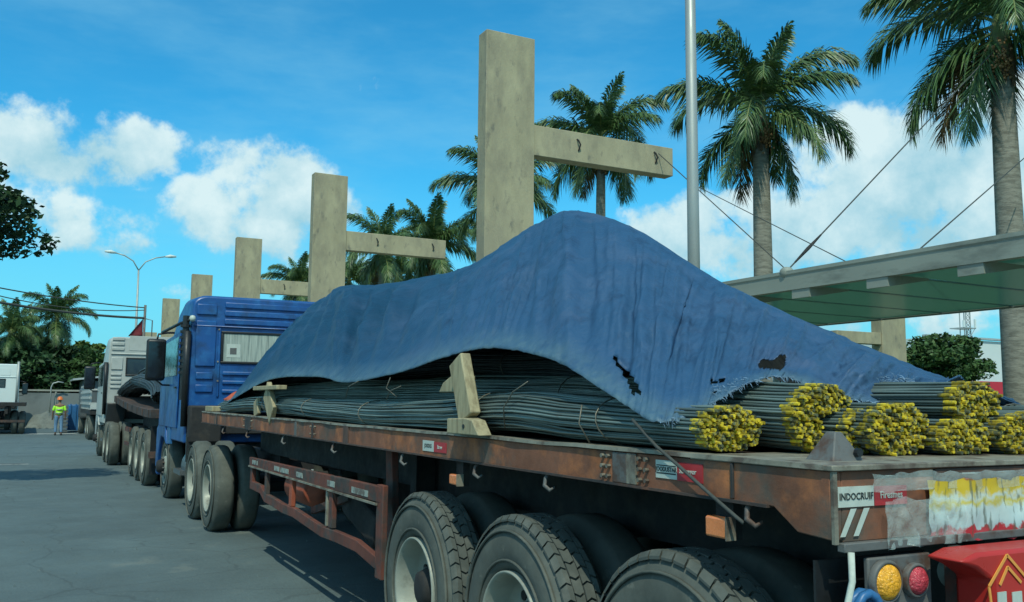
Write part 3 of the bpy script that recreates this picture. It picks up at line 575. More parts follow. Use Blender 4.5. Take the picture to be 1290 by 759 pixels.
# side beams: a worn top lip on a rusty web with joint plates and rows of bolts
for (sx, nm) in ((XL, -1), (XR, 1)):
    x0, x1 = (sx, sx+.045) if nm < 0 else (sx-.045, sx)
    prof = [(1.985, 1.290), (2.12, 1.298), (2.22, 1.365), (13.2, 1.40), (13.2, FR(13.2)-.014), (1.985, FR(2)-.014)]
    MB().prism(prof, 'X', x0, x1).build('side_beam', m_rust, T1, bevel=.004)
    lip = MB(); rd = random.Random(5); y = 2.0
    ys = [2.0+.28*i for i in range(41)]
    vs = []; zz = [rd.uniform(-.003, .003) for _ in ys]; xx = [rd.uniform(-.004, .004) for _ in ys]
    for i, y in enumerate(ys):
        for (a, b) in ((x0-.010+xx[i], -.012), (x1+.03, -.012), (x1+.03, .002), (x0-.008+xx[i], .003)): vs.append((a if nm < 0 else a, y, FR(y)+b+zz[i]))
    fs = [(4*i+j, 4*i+(j+1) % 4, 4*i+4+(j+1) % 4, 4*i+4+j) for i in range(len(ys)-1) for j in range(4)]+[(0, 1, 2, 3), tuple(4*(len(ys)-1)+j for j in (3, 2, 1, 0))]
    lip.add(vs, fs).build('top_lip', m_edge, T1)
    fl = MB(); fl.add([(x0-.012, 2.24, 1.360), (x0+.06, 2.24, 1.360), (x0+.06, 13.2, 1.392), (x0-.012, 13.2, 1.392), (x0-.012, 2.24, 1.370), (x0+.06, 2.24, 1.370), (x0+.06, 13.2, 1.402), (x0-.012, 13.2, 1.402)], [(0, 3, 2, 1), (4, 5, 6, 7), (0, 1, 5, 4), (1, 2, 6, 5), (2, 3, 7, 6), (3, 0, 4, 7)]).build('bottom_flange', m_rust2, T1)
for (ya, yb, mt) in ((3.02, 3.115, m_greysteel), (2.955, 3.018, m_edge), (6.6, 6.72, m_rust2), (8.1, 8.16, m_greysteel), (7.55, 7.6, m_rust2), (10.0, 10.3, m_rust2), (2.40, 2.412, m_rust2), (12.0, 12.06, m_rust2)):
    box('joint_plate', mt, T1, XL-.009, XL+.001, ya, yb, 1.374, FR(ya)-.016, bevel=.002)
def bolt(y, z):
    MB().tube([(XL-.001, y, z), (XL-.018, y, z)], .009, 6).build('bolt', m_edge, T1)
for y in (3.185, 3.145, 2.93, 2.885):
    for z in (1.475, 1.435, 1.395): bolt(y, z)
for y in (7.62, 7.5, 10.35, 9.95):
    for z in (1.48, 1.42): bolt(y, z)
# rub marks: small welded tabs beneath the beam and rope hooks
for y in (5.5, 4.42, 3.67, 2.34, 7.0, 8.6, 10.2, 11.6):
    MB().tube([(XL+.04, y, 1.40), (XL+.0, y, 1.345), (XL-.012, y-.01, 1.315), (XL+.002, y-.035, 1.295), (XL+.02, y-.05, 1.31)], [.010, .010, .010, .009, .005], 8).build('rope_hook', m_greysteel, T1, smooth=True)
for (y0, y1, z0, z1) in ((4.53, 4.74, 1.235, 1.292), (2.435, 2.545, 1.235, 1.305)):
    o = box('side_marker', m_amber, T1, XL-.01, XL+.03, y0 if y1-y0 < .15 else y0+.1, y1, z0, z1, bevel=.008)
    ya = y0 if y1-y0 < .15 else y0+.1
    box('bracket', m_dark, o, XL+.032, XL+.07, ya+.01, y1-.01, z0-.004, 1.368)
    MB().box(XL-.014, XL+.028, ya-.006, ya-.0005, z0-.004, z1+.004).build('bezel', m_edge, o)
# stickers with their worn print
st = box('white_sticker', m_white, T1, XL-.0035, XL-.0005, 2.705, 2.832, 1.412, 1.478); text('JOODUSTAR', .024, m_ink, st, (XL-.0045, 2.768, 1.445), ROT_SIDE, sx=.92)
MB().box(XL-.0042, XL-.0037, 2.71, 2.827, 1.428, 1.433).box(XL-.0042, XL-.0037, 2.71, 2.827, 1.457, 1.461).build('printed_rule', m_ink, st)
st = box('red_sticker', m_red, T1, XL-.0035, XL-.0005, 2.56, 2.703, 1.410, 1.476); text('Strowvor', .028, m_white, st, (XL-.0045, 2.642, 1.446), ROT_SIDE, sx=.9)
st = box('white_sticker', m_white, T1, XL-.0035, XL-.0005, 4.98, 5.15, 1.40, 1.462); text('JOODUS', .032, m_ink, st, (XL-.0045, 5.065, 1.431), ROT_SIDE, sx=.9)
st = box('red_sticker', m_red, T1, XL-.0035, XL-.0005, 4.80, 4.978, 1.40, 1.458); text('Strow', .032, m_white, st, (XL-.0045, 4.89, 1.43), ROT_SIDE, sx=.9)
# rear end beam
MB().box(XL+.046, XR-.046, 1.985, 2.05, 1.282, FR(2)-.014).build('rear_beam', m_rust, T1, bevel=.004)
MB().box(XL-.01, XR+.01, 1.965, 2.62, FR(2)-.013, FR(2)+.004).build('rear_lip', m_edge, T1, bevel=.003)
MB().box(XL+.02, XR-.02, 1.955, 1.984, 1.258, 1.284).build('rear_bottom_lip', m_greysteel, T1, bevel=.003)
MB().box(2.100, 2.116, 1.972, 1.984, 1.28, 1.49).build('corner_seam', m_edge, T1)
box('patch_plate', m_rust2, T1, 2.55, 3.2, 1.974, 1.984, 1.43, 1.488, bevel=.002)
st = box('white_sticker', m_white, T1, 2.125, 2.275, 1.979, 1.984, 1.385, 1.445); text('INDOCRUIF', .029, m_ink, st, (2.20, 1.9775, 1.415), ROT_REAR, sx=.92)
st = box('red_sticker', m_red, T1, 2.278, 2.42, 1.979, 1.984, 1.385, 1.442); text('Firesmes', .030, m_white, st, (2.35, 1.9775, 1.415), ROT_REAR, sx=.92)
for k in (0, .055):
    MB().add([(2.128+k, 1.9785, 1.30), (2.150+k, 1.9785, 1.30), (2.20+k, 1.9785, 1.38), (2.175+k, 1.9785, 1.38)], [(0, 1, 2, 3)]).build('painted_stripe', m_white, T1)
# lifting lug on the deck rear edge
lug = MB().add([(2.26, 2.12, 1.508), (2.40, 2.12, 1.508), (2.40, 2.24, 1.508), (2.26, 2.24, 1.508), (2.315, 2.16, 1.60), (2.345, 2.16, 1.60), (2.345, 2.20, 1.60), (2.315, 2.20, 1.60)],
               [(0, 1, 5, 4), (1, 2, 6, 5), (2, 3, 7, 6), (3, 0, 4, 7), (4, 5, 6, 7)]).build('lashing_lug', m_greysteel, T1, bevel=.004)
MB().tube([(2.37, 2.125, 1.535), (2.37, 2.11, 1.535)], .014, 10).build('eye', m_black, lug)
# chassis
for x in (2.85, 3.75): box('chassis_rail', m_dark, T1, x-.07, x+.07, 2.06, 12.6, 1.02, 1.40)
for y in [2.4+.62*i for i in range(17)]: box('cross_member', m_dark, T1, XL+.05, XR-.05, y-.03, y+.03, FR(y)-.16, FR(y)-.065)
for y in (5.26, 4.02, 2.80):
    for x in (XL+.0,): put_wheel(WH_DEEP, T1, x, y, .575, -1)
    put_wheel(WH_FAR, T1, XR, y, .575, 1)
    MB().tube([(2.5, y, .575), (4.2, y, .575)], .07, 10).build('axle', m_dark, T1, smooth=True)
    for x in (2.85, 3.75):
        MB().prism([(y-.5, 1.0), (y-.45, .9), (y, .78), (y+.45, .9), (y+.5, 1.0), (y, .86)], 'X', x-.04, x+.04).build('leaf_spring', m_dark, T1)
for y in (5.26, 3.98, 2.70):  # chambers and far mudguards added as clutter against daylight under the deck
    MB().lathe([(y-.16, .001), (y-.15, .09), (y+.02, .09), (y+.03, .001)], 12, 'Y', (3.05, 0, .80)).build('brake_chamber', m_dark, T1, smooth=True)
    MB().prism([(y-.60, .95), (y-.45, 1.13), (y-.2, 1.20), (y+.2, 1.20), (y+.45, 1.13), (y+.60, .95), (y+.6, .99), (y+.45, 1.16), (y+.2, 1.235), (y-.2, 1.235), (y-.45, 1.16), (y-.6, .99)], 'X', 4.0, 4.58).build('added_mudguard', m_dark, T1)
MB().box(4.5, 4.56, 6.2, 11.92, .30, 1.37).build('lower_light_block', m_dark, T1); MB().box(4.49, 4.55, 2.05, 6.1, .93, 1.38).build('upper_light_block', m_dark, T1)  # unseen far side panels, added to keep daylight out below the deck
# landing leg panel and side guard
MB().bar((2.31, 6.15, .30), (2.29, 6.20, 1.38), .05, .13, up=(0, 1, 0)).build('guard_end_post', m_redguard, T1, bevel=.006)
MB().box(2.6, 2.75, 6.5, 6.62, .12, 1.38).build('landing_leg', m_dark, T1); MB().box(2.52, 2.83, 6.42, 6.72, .06, .12).build('landing_foot', m_dark, T1)
G = thing  # noqa
MB().add([(2.14, 6.0, 1.005), (2.18, 6.0, 1.005), (2.18, 10.22, .975), (2.14, 10.22, .975), (2.14, 6.0, 1.115), (2.18, 6.0, 1.115), (2.18, 10.22, 1.085), (2.14, 10.22, 1.085)],
         [(0, 3, 2, 1), (4, 5, 6, 7), (0, 1, 5, 4), (1, 2, 6, 5), (2, 3, 7, 6), (3, 0, 4, 7)]).build('guard_rail', m_redguard, T1, bevel=.006)
MB().box(2.125, 2.139, 6.05, 10.2, .985, 1.000).build('rail_edge', m_edge, T1)
wav = [(6.06, .60), (6.5, .655), (7.0, .655), (7.4, .645), (7.9, .675), (8.3, .70), (8.7, .695), (9.1, .715), (9.45, .725), (9.65, .79), (10.15, .80)]
b = MB(); vs = []
for y, z in wav:
    for (a, c) in ((2.14, z-.045), (2.185, z-.045), (2.185, z+.04), (2.14, z+.04)): vs.append((a, y, c))
b.add(vs, [(4*i+j, 4*i+(j+1) % 4, 4*i+4+(j+1) % 4, 4*i+4+j) for i in range(len(wav)-1) for j in range(4)]+[(0, 1, 2, 3), (43, 42, 41, 40)]).build('bent_lower_rail', m_redguard, T1, bevel=.005)
for (y, w, zb, mt) in ((6.02, .13, .50, m_redguard), (7.16, .10, .70, m_redguard), (7.28, .04, .70, m_edge), (8.42, .10, .74, m_orange), (9.42, .09, .76, m_redguard), (10.1, .10, .82, m_redguard)):
    box('guard_post', mt, T1, 2.142, 2.182, y-w/2, y+w/2, zb, .99 if y > 6.1 else 1.125, bevel=.006)
for (a, b_) in ((6.25, 6.62), (7.05, 7.25), (8.0, 8.22), (8.5, 8.8), (8.85, 9.05), (9.8, 10.05)): box('reflector_strip', m_dimwhite, T1, 2.136, 2.1395, a, b_, 1.022, 1.066)
MB().lathe([(8.35, 0.001), (8.37, .13), (8.45, .155), (9.15, .155), (9.22, .13), (9.24, .001)], 20, 'Y', (2.42, 0, .86)).build('air_tank', m_orange, T1, smooth=True)
MB().bar((2.3, 8.2, .72), (2.35, 7.3, .92), .05, .06).build('brace', m_redguard, T1); MB().bar((2.5, 7.5, .9), (2.5, 6.7, .7), .3, .25).build('tool_box', m_dark, T1, bevel=.02)
# hanging rope, lamps and rear clutter
lb = box('lamp_bracket', m_greysteel, T1, 2.225, 2.50, 1.965, 1.985, 1.0, 1.235, bevel=.006)
for (x, z, mt, r) in ((2.284, 1.165, m_amber2, .050), (2.412, 1.160, m_redlens, .040)):
    o = MB().lathe([(1.963, r*1.28), (1.945, r*1.28), (1.940, r*1.1), (1.948, r*1.05)], 28, 'Y', (x, 0, z)).build('lamp_ring', m_greysteel, T1, smooth=True)
    MB().lathe([(1.950, r*1.08), (1.940, r*1.0), (1.930, r*.75), (1.925, r*.4), (1.923, .001)], 28, 'Y', (x, 0, z)).build('lamp_lens', mt, T1, smooth=True)
box('rear_post', m_redguard, T1, 2.575, 2.625, 1.93, 1.98, .5, 1.25, bevel=.005)
MB().lathe([(2.66, .001), (2.66, .05), (2.71, .055), (2.712, .05), (2.76, .055), (2.762, .001)], 16, 'X', (0, 2.02, 1.15)).build('air_reservoir', m_pole, T1, smooth=True)
box('mudflap', m_black, T1, 2.12, 2.60, 2.07, 2.08, .35, 1.22)
box('rear_bumper', m_rust2, T1, 2.12, 4.58, 1.99, 2.07, .62, .74, bevel=.008)
for x in (2.85, 3.85): box('bumper_post', m_dark, T1, x-.04, x+.04, 2.0, 2.06, .742, 1.25)
for (x, s_) in ((4.30, 1), (4.42, 1)):
    MB().lathe([(1.963, .055), (1.95, .055), (1.94, .04), (1.93, .001)], 20, 'Y', (x, 0, 1.11)).build('lamp_lens', m_redlens, T1, smooth=True)

def rope(name, pts, r, mat, label, cat='rope', group=None):
    o = MB().tube(pts, r, 7).build(name, mat, smooth=True, org=tuple(pts[0])); return prop(o, label, cat, group)
rope('lashing_rope', [(2.06, 2.93, 1.625), (2.075, 2.80, 1.53), (2.078, 2.66, 1.46), (2.078, 2.50, 1.38), (2.082, 2.37, 1.315), (2.088, 2.345, 1.30)], .0065, m_rope, 'taut dark rope tying the tarpaulin tip down to the trailer hook')
rope('pale_rope', [(2.14, 1.95, 1.26), (2.13, 1.94, 1.18), (2.09, 1.93, 1.10), (2.085, 1.93, 1.0), (2.12, 1.93, .93)], .010, m_prope, 'pale slack rope hanging from the rear corner of the trailer')
# blue water hose coil behind the lamps
pts = [(2.20+.05*math.cos(a)*1, 1.94+.004*a, 1.06+.08*math.sin(a)) for a in [i*.5 for i in range(26)]]
rope('blue_hose', pts, .014, m_bluel, 'coiled faded blue hose under the rear corner beside the yellow lamp', 'hose')

# red box added at the rear in place of a probable windscreen reflection
t = thing('red_reflection_box', 'added red box standing in for a reflection, with a printed diamond, under the rear beam at the right edge', 'box', (2.9, 1.85, 0))
MB().prism([(2.42, 1.235), (2.50, 1.256), (3.05, 1.256), (3.10, 1.23), (3.10, .80), (2.56, .80), (2.56, 1.17), (2.49, 1.21)], 'Y', 1.80, 1.93).build('body', m_redbox, t, bevel=.012)
DX = -.235; DZ = .058
for (a, b_) in (((2.77, 1.10), (2.86, 1.185)), ((2.86, 1.185), (2.96, 1.10)), ((2.96, 1.10), (2.945, 1.02)), ((2.945, 1.02), (2.78, 1.02)), ((2.78, 1.02), (2.77, 1.10)), ((2.82, 1.10), (2.86, 1.15)), ((2.86, 1.15), (2.92, 1.10)), ((2.79, .80), (2.79, .94)), ((2.95, .80), (2.95, .94))):
    MB().bar((a[0]+DX, 1.7975, a[1]+DZ), (b_[0]+DX, 1.7975, b_[1]+DZ), .003, .009, up=(0, 0, 1) if abs(a[0]-b_[0]) > .02 else (1, 0, 0)).build('printed_line', m_gold, t)
box('label_patch', m_white, t, 2.572, 2.612, 1.796, 1.799, 1.098, 1.138); box('label_patch', m_white, t, 2.64, 2.685, 1.796, 1.799, 1.098, 1.133)

# printed plastic banner tied over the rear beam
def banner_mat():
    mt = bpy.data.materials.new('printed_banner'); mt.use_nodes = True; T = mt.node_tree; b = T.nodes['Principled BSDF']; l = T.links.new
    tc = T.nodes.new('ShaderNodeTexCoord'); sp = T.nodes.new('ShaderNodeSeparateXYZ'); l(tc.outputs['Object'], sp.inputs[0])
    nz = T.nodes.new('ShaderNodeTexNoise'); l(tc.outputs['Object'], nz.inputs['Vector']); nz.inputs['Scale'].default_value = 28; nz.inputs['Detail'].default_value = 5
    ad = T.nodes.new('ShaderNodeMath'); ad.operation = 'MULTIPLY_ADD'; l(nz.outputs['Fac'], ad.inputs[0]); ad.inputs[1].default_value = .08; l(sp.outputs['Z'], ad.inputs[2])
    rp = T.nodes.new('ShaderNodeValToRGB'); mr = T.nodes.new('ShaderNodeMapRange'); l(ad.outputs[0], mr.inputs[0]); mr.inputs[1].default_value = .0; mr.inputs[2].default_value = .28; l(mr.outputs[0], rp.inputs[0])
    els = rp.color_ramp.elements; els[0].position = 0; els[0].color = (.50, .025, .04, 1); els[1].position = .26; els[1].color = (.45, .03, .04, 1)
    for p_, c in ((.29, (.42, .55, .55, 1)), (.50, (.55, .66, .62, 1)), (.56, (.60, .50, .08, 1)), (.63, (.55, .62, .55, 1)), (.69, (.62, .44, .03, 1)), (.84, (.60, .40, .02, 1)), (.87, (.30, .06, .03, 1)), (.92, (.5, .58, .55, 1))):
        e = els.new(p_); e.color = c
    v = T.nodes.new('ShaderNodeTexNoise'); mp = T.nodes.new('ShaderNodeMapping'); l(tc.outputs['Object'], mp.inputs[0]); mp.inputs['Scale'].default_value = (1, 1, .25); l(mp.outputs[0], v.inputs['Vector']); v.inputs['Scale'].default_value = 45; v.inputs['Detail'].default_value = 6
    r2 = T.nodes.new('ShaderNodeMapRange'); l(v.outputs['Fac'], r2.inputs[0]); r2.inputs[1].default_value = .55; r2.inputs[2].default_value = .62; r2.inputs[4].default_value = .7
    mi = T.nodes.new('ShaderNodeMix'); mi.data_type = 'RGBA'; l(r2.outputs[0], mi.inputs['Factor']); l(rp.outputs[0], mi.inputs['A']); mi.inputs['B'].default_value = (.07, .09, .06, 1)
    l(mi.outputs['Result'], b.inputs['Base Color']); b.inputs['Roughness'].default_value = .3
    return mt
def sheet(name, x0, x1, z0, z1, y, mat, seed, amp=.014, org=None, nx=60, nz=26, edge=.02, parent=None):
    b = MB(); vs = []
    for j in range(nz+1):
        for i in range(nx+1):
            u = i/nx; v = j/nz; x = x0+(x1-x0)*u; z = z0+(z1-z0)*v
            q = Vector((x*9+seed, z*5, seed)); d = mnoise.noise(q)*amp+mnoise.noise(q*3.1)*amp*.5
            if j in (0, nz): z += mnoise.noise(Vector((x*14, seed*3, 0)))*edge
            if i in (0, nx): x += mnoise.noise(Vector((z*22, seed*5, 0)))*edge
            vs.append((x, y-abs(d)*1.3-.002, z))
    b.add(vs, [(j*(nx+1)+i, j*(nx+1)+i+1, (j+1)*(nx+1)+i+1, (j+1)*(nx+1)+i) for j in range(nz) for i in range(nx)])
    return b.build(name, mat, parent, smooth=True, org=org)
o = sheet('printed_banner', 2.50, 4.1, 1.262, 1.452, 1.968, banner_mat(), 3.3, org=(2.5, 1.968, 1.262)); prop(o, 'torn printed banner in yellow, white and red strips on the rear beam', 'banner')
m_plastic = M('clear_crumpled_plastic', (.62, .74, .70), .22, var=.15, scale=10, bump=.6, bscale=22, bdist=.02, spec=.8, alpha=.30)
o = sheet('plastic_wrap', 2.29, 2.66, 1.258, 1.40, 1.962, m_plastic, 8.1, amp=.03, org=(2.29, 1.962, 1.258), nx=40); prop(o, 'crumpled clear plastic bag stuck over the middle of the rear beam', 'plastic bag')
o = sheet('plastic_strip', 2.24, 3.4, 1.425, 1.478, 1.966, m_plastic, 5.1, amp=.012, org=(2.24, 1.966, 1.425)); prop(o, 'long strip of pale plastic film along the top of the rear beam', 'plastic film')

# ---------------------------------------------------------------- rebar bundles
def lattice(rx, rz, s, rd, shape=None):
    out = []; row = 0; z = -rz
    while z <= rz:
        x = -rx+(s/2 if row % 2 else 0)
        while x <= rx:
            if (x/rx)**2+(z/rz)**2 <= 1.0 and (shape is None or shape(x, z)): out.append((x+rd.uniform(-.2, .2)*s, z+rd.uniform(-.2, .2)*s))
            x += s
        z += s*.866; row += 1
    return out
def bundle(label, tab, rx, rz, yend, yfar, seed, shape=None, wires=(3.6, 5.9, 8.4), ends=True, group='bundles of reinforcing bar on the foreground trailer', s=.0130, shell=.74, step=.22, wob=.008, spread=None, mat=None, fat=1):
    # tab: rows (Y, x_centre, z_centre) of the centre line
    rd = random.Random(seed); t = thing('rebar_bundle', label, 'rebar bundle', (tab[0][1], yend, 1.51), group)
    ro = MB(); ca = MB(); rr = fat*.0060*s/.013; c0 = lerp_tab(tab, yend)
    for (x, z) in lattice(rx, rz, s, rd, shape):
        ye = yend+rd.uniform(-.012, .012)+.009*rd.gauss(0, 1); rad = math.hypot(x/rx, z/rz); full = rad > shell
        p1, p2 = rd.uniform(0, 6.28), rd.uniform(0, 6.28); a1, a2 = rd.gauss(0, wob), rd.gauss(0, wob)
        def pos(y):
            cx, cz = lerp_tab(tab, y); k = min(1, max(0, (y-ye)/.8)); sp_ = 1.0 if spread is None else spread(y)
            return Vector((cx+x+k*a1*math.sin(y*1.7+p1), y, cz+z*sp_+k*a2*math.sin(y*1.3+p2)))
        yf = yfar+rd.uniform(-.1, .1) if full else ye+.5; pts = [pos(ye+.045)]; y = ye+.12
        while y < yf: pts.append(pos(y)); y += step
        pts.append(pos(yf)); ro.tube(pts, rr, 6, caps=False)
        if ends:
            q = pos(ye); jx, jz = rd.gauss(0, .0015), rd.gauss(0, .0015)
            ca.tube([q+Vector((jx, 0, jz)), q+Vector((jx*.5, .02, jz*.5)), pos(ye+.05)], [rr*1.06, rr*1.22, rr*1.12], 7)
    ro.build('rods', mat or m_rod, t, kind='stuff', smooth=True, recalc=False)
    if ends: ca.build('painted_rod_ends', m_yel, t, kind='stuff', recalc=False)
    for y in wires:
        cx, cz = lerp_tab(tab, y); sp_ = 1.0 if spread is None else spread(y)
        pts = [(cx+(rx+.012)*math.cos(a), y+.03*math.sin(a*1.0), cz+(rz*sp_+.012)*math.sin(a)) for a in [i*2*math.pi/20 for i in range(21)]]
        MB().tube(pts, .0035, 5, caps=False).build('tie_wire', m_wire, t, smooth=True)
    return t
bundle('lowest bundle along the near side, curving under the timber stake, its yellow end leftmost',
       [(2.6, 2.265, 1.598), (3.0, 2.26, 1.604), (3.4, 2.26, 1.615), (4.1, 2.27, 1.645), (5.1, 2.26, 1.615), (6.2, 2.26, 1.60), (7.2, 2.26, 1.612), (8.8, 2.27, 1.64), (10.2, 2.28, 1.66), (12.3, 2.3, 1.62)],
       .150, .082, 2.60, 12.2, 1, wires=(3.25, 4.45, 6.4, 8.0, 9.6), spread=lambda y: 1+.22*math.exp(-((y-4.0)/.9)**2))
bundle('tall arched bundle second from the left with the brightest yellow top',
       [(2.5, 2.605, 1.640), (3.2, 2.56, 1.665), (4.2, 2.52, 1.70), (6, 2.5, 1.72), (9, 2.5, 1.74), (12.2, 2.5, 1.70)], .160, .128, 2.48, 12.0, 2, shape=lambda x, z: not (abs(x-.05) < .062 and z < .01), wires=(2.9, 4.0))
bundle('short dull bundle tucked under the arched one', [(2.38, 2.70, 1.590), (3, 2.70, 1.595), (12, 2.75, 1.62)], .095, .080, 2.38, 11.8, 3, wires=(2.9,))
bundle('middle bundle with evenly yellow ends right of the lashing lug', [(2.28, 2.765, 1.602), (2.60, 2.88, 1.606), (3.2, 2.93, 1.61), (12, 3.0, 1.62)], .162, .094, 2.28, 11.8, 4, wires=(2.8,))
bundle('low bundle lying beneath the raised right one', [(2.22, 3.03, 1.574), (3, 3.12, 1.58), (12, 3.3, 1.6)], .146, .066, 2.22, 11.8, 5, wires=(2.8,))
bundle('raised bundle on top at the right with its yellow end against the white building', [(2.25, 3.15, 1.703), (3.3, 3.22, 1.71), (5, 3.3, 1.75), (12, 3.4, 1.8)], .137, .078, 2.25, 11.8, 6, wires=(2.78,))
bundle('bundle cut by the right edge with a sloping yellow top', [(2.18, 3.36, 1.586), (5, 3.55, 1.59), (12, 3.6, 1.6)], .190, .079, 2.18, 11.8, 7, wires=(2.8,))
bundle('far side bundle resting on the trailer beyond the right edge', [(2.2, 4.25, 1.60), (5, 4.2, 1.60), (12, 4.2, 1.6)], .17, .09, 2.2, 11.8, 8, wires=(2.8,))
bundle('wide bundle beyond the right edge between the sloping one and the far side one', [(2.2, 3.84, 1.60), (5, 3.87, 1.60), (12, 3.88, 1.6)], .19, .09, 2.2, 11.8, 9, wires=(2.8,))
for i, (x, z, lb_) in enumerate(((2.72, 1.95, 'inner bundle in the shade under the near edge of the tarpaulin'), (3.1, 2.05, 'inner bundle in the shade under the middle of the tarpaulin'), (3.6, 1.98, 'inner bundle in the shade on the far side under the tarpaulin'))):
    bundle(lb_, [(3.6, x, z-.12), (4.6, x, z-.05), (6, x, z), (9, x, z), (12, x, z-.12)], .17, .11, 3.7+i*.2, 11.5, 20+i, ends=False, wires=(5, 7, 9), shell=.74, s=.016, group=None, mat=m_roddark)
# stray wires sticking up from the near bundle
for i, pts in enumerate(([(2.12, 4.12, 1.56), (2.10, 4.10, 1.66), (2.11, 4.02, 1.74), (2.13, 3.9, 1.79)], [(2.13, 5.9, 1.70), (2.10, 5.75, 1.76), (2.12, 5.6, 1.79)], [(2.12, 3.33, 1.52), (2.085, 3.36, 1.60), (2.10, 3.36, 1.68)], [(2.13, 6.8, 1.72), (2.10, 6.65, 1.80), (2.13, 6.5, 1.84)], [(2.12, 5.8, 1.85), (2.11, 5.85, 1.78), (2.13, 5.7, 1.72)])):
    rope('loose_wire', pts, .0035, m_wire, ['curved loose wire end above the near bundle right of the timber stake', 'short bent wire above the near bundle left of the timber stake', 'wire wrapped upright round the near bundle by the tarpaulin tip', 'loose wire tuft below the tarpaulin hem', 'crossed wire hanging from the tarpaulin hem'][i], 'wire')

# ---------------------------------------------------------------- timber stakes
t = thing('timber_stake', 'large pale timber stake with a foot block, leaning against the near bundle', 'stake', (2.1, 4.7, 1.52))
MB().bar((2.075, 4.44, 1.60), (2.075, 4.585, 1.922), .062, .165, up=(0, 1, 0)).build('post', m_wood, t, bevel=.008)
o = MB().prism([(4.22, 1.519), (4.62, 1.519), (4.62, 1.600), (4.38, 1.606), (4.30, 1.596)], 'X', 2.02, 2.10).build('foot_block', m_wood, t, bevel=.006)
MB().tube([(2.022, 4.40, 1.562), (2.016, 4.40, 1.562)], .012, 10).build('bolt_hole', m_black, o)
b = MB().prism([(4.58, 1.745), (4.93, 1.745), (4.87, 1.80), (4.76, 1.835), (4.58, 1.835)], 'X', 2.10, 2.17).build('timber_chock', m_wood, org=(2.15, 5, 1.745), bevel=.006); prop(b, 'small chamfered timber block just left of the large stake', 'wood block')
t = thing('timber_stake', 'T-shaped weathered timber stake near the blue cab', 'stake', (2.1, 9.5, 1.53))
MB().bar((2.11, 9.05, 1.55), (2.11, 9.35, 1.80), .05, .22, up=(0, 1, 0)).build('post', m_wood, t, bevel=.008)
MB().box(2.06, 2.16, 8.75, 9.8, 1.80, 1.842).build('cross_plank', m_wood, t, bevel=.006)
b = MB().bar((2.14, 9.9, 1.535), (2.14, 9.95, 1.70), .04, .18, up=(0, 1, 0)).build('timber_stub', m_wood, org=(2.1, 10.4, 1.53), bevel=.008); prop(b, 'short dark timber stub left of the T-shaped stake', 'stake')
b = MB().box(2.12, 2.5, 12.55, 13.1, 1.55, 1.62).build('timber_packer', m_wood, org=(2.3, 12.8, 1.55), bevel=.008); prop(b, 'pale timber packing block on the front end of the deck by the blue cab', 'wood block')

# ---------------------------------------------------------------- the tarpaulin
A = lambda px, py, X: at(px, py, 'X', X)
ST = [((2.22, 12.55, 1.60), (3.25, 12.95, 1.72)), ((2.16, 12.0, 1.62), (3.3, 12.5, 2.45)), ((2.14, 11.2, 1.72), (3.3, 12.1, 2.95)), ((2.13, 9.35, 1.905), (3.3, 11.5, 3.05)),
      (tuple(A(400, 475, 2.13)), tuple(A(430, 362, 3.3))), (tuple(A(435, 482, 2.13)), tuple(A(480, 359, 3.3))), (tuple(A(500, 470, 2.12)), tuple(A(560, 345, 3.3))),
      (tuple(A(560, 450, 2.12)), tuple(A(610, 325, 3.3))), (tuple(A(600, 440, 2.12)), tuple(A(658, 291, 3.3))), (tuple(A(640, 440, 2.12)), tuple(A(700, 272, 3.3))),
      (tuple(A(700, 455, 2.11)), tuple(A(740, 267, 3.3))), (tuple(A(757, 490, 2.09)), tuple(A(800, 289, 3.3))), (tuple(A(795, 515, 2.07)), tuple(A(845, 317, 3.3))), (tuple(A(824, 531, 2.05)), tuple(A(880, 338, 3.3))),
      (tuple(A(868, 524, 2.16)), tuple(A(920, 362, 3.3))), (tuple(A(905, 503, 2.32)), tuple(A(960, 381, 3.3))), (tuple(A(948, 480, 2.47)), tuple(A(1000, 400, 3.3))),
      (tuple(A(985, 474, 2.60)), tuple(A(1050, 424, 3.32))), (tuple(A(1030, 488, 2.72)), tuple(A(1100, 446, 3.36))), (tuple(A(1075, 503, 2.92)), tuple(A(1140, 462, 3.45))), (tuple(A(1130, 506, 3.12)), tuple(A(1172, 474, 3.55))), (tuple(A(1192, 482, 3.42)), tuple(A(1215, 482, 3.75)))]
NS = len(ST)-1; NU = 460; NV = 110
def cat(P, t):
    i = min(int(t), NS-1); f = t-i; g = lambda k: Vector(P[max(0, min(NS, k))]); a, b, c, d = g(i-1), g(i), g(i+1), g(i+2)
    return .5*((2*b)+(c-a)*f+(2*a-5*b+4*c-d)*f*f+(3*b-a-3*c+d)*f**3)
NE = [s[0] for s in ST]; RI = [s[1] for s in ST]
FARX = 4.62
vs = []; hemw = []; keep = []
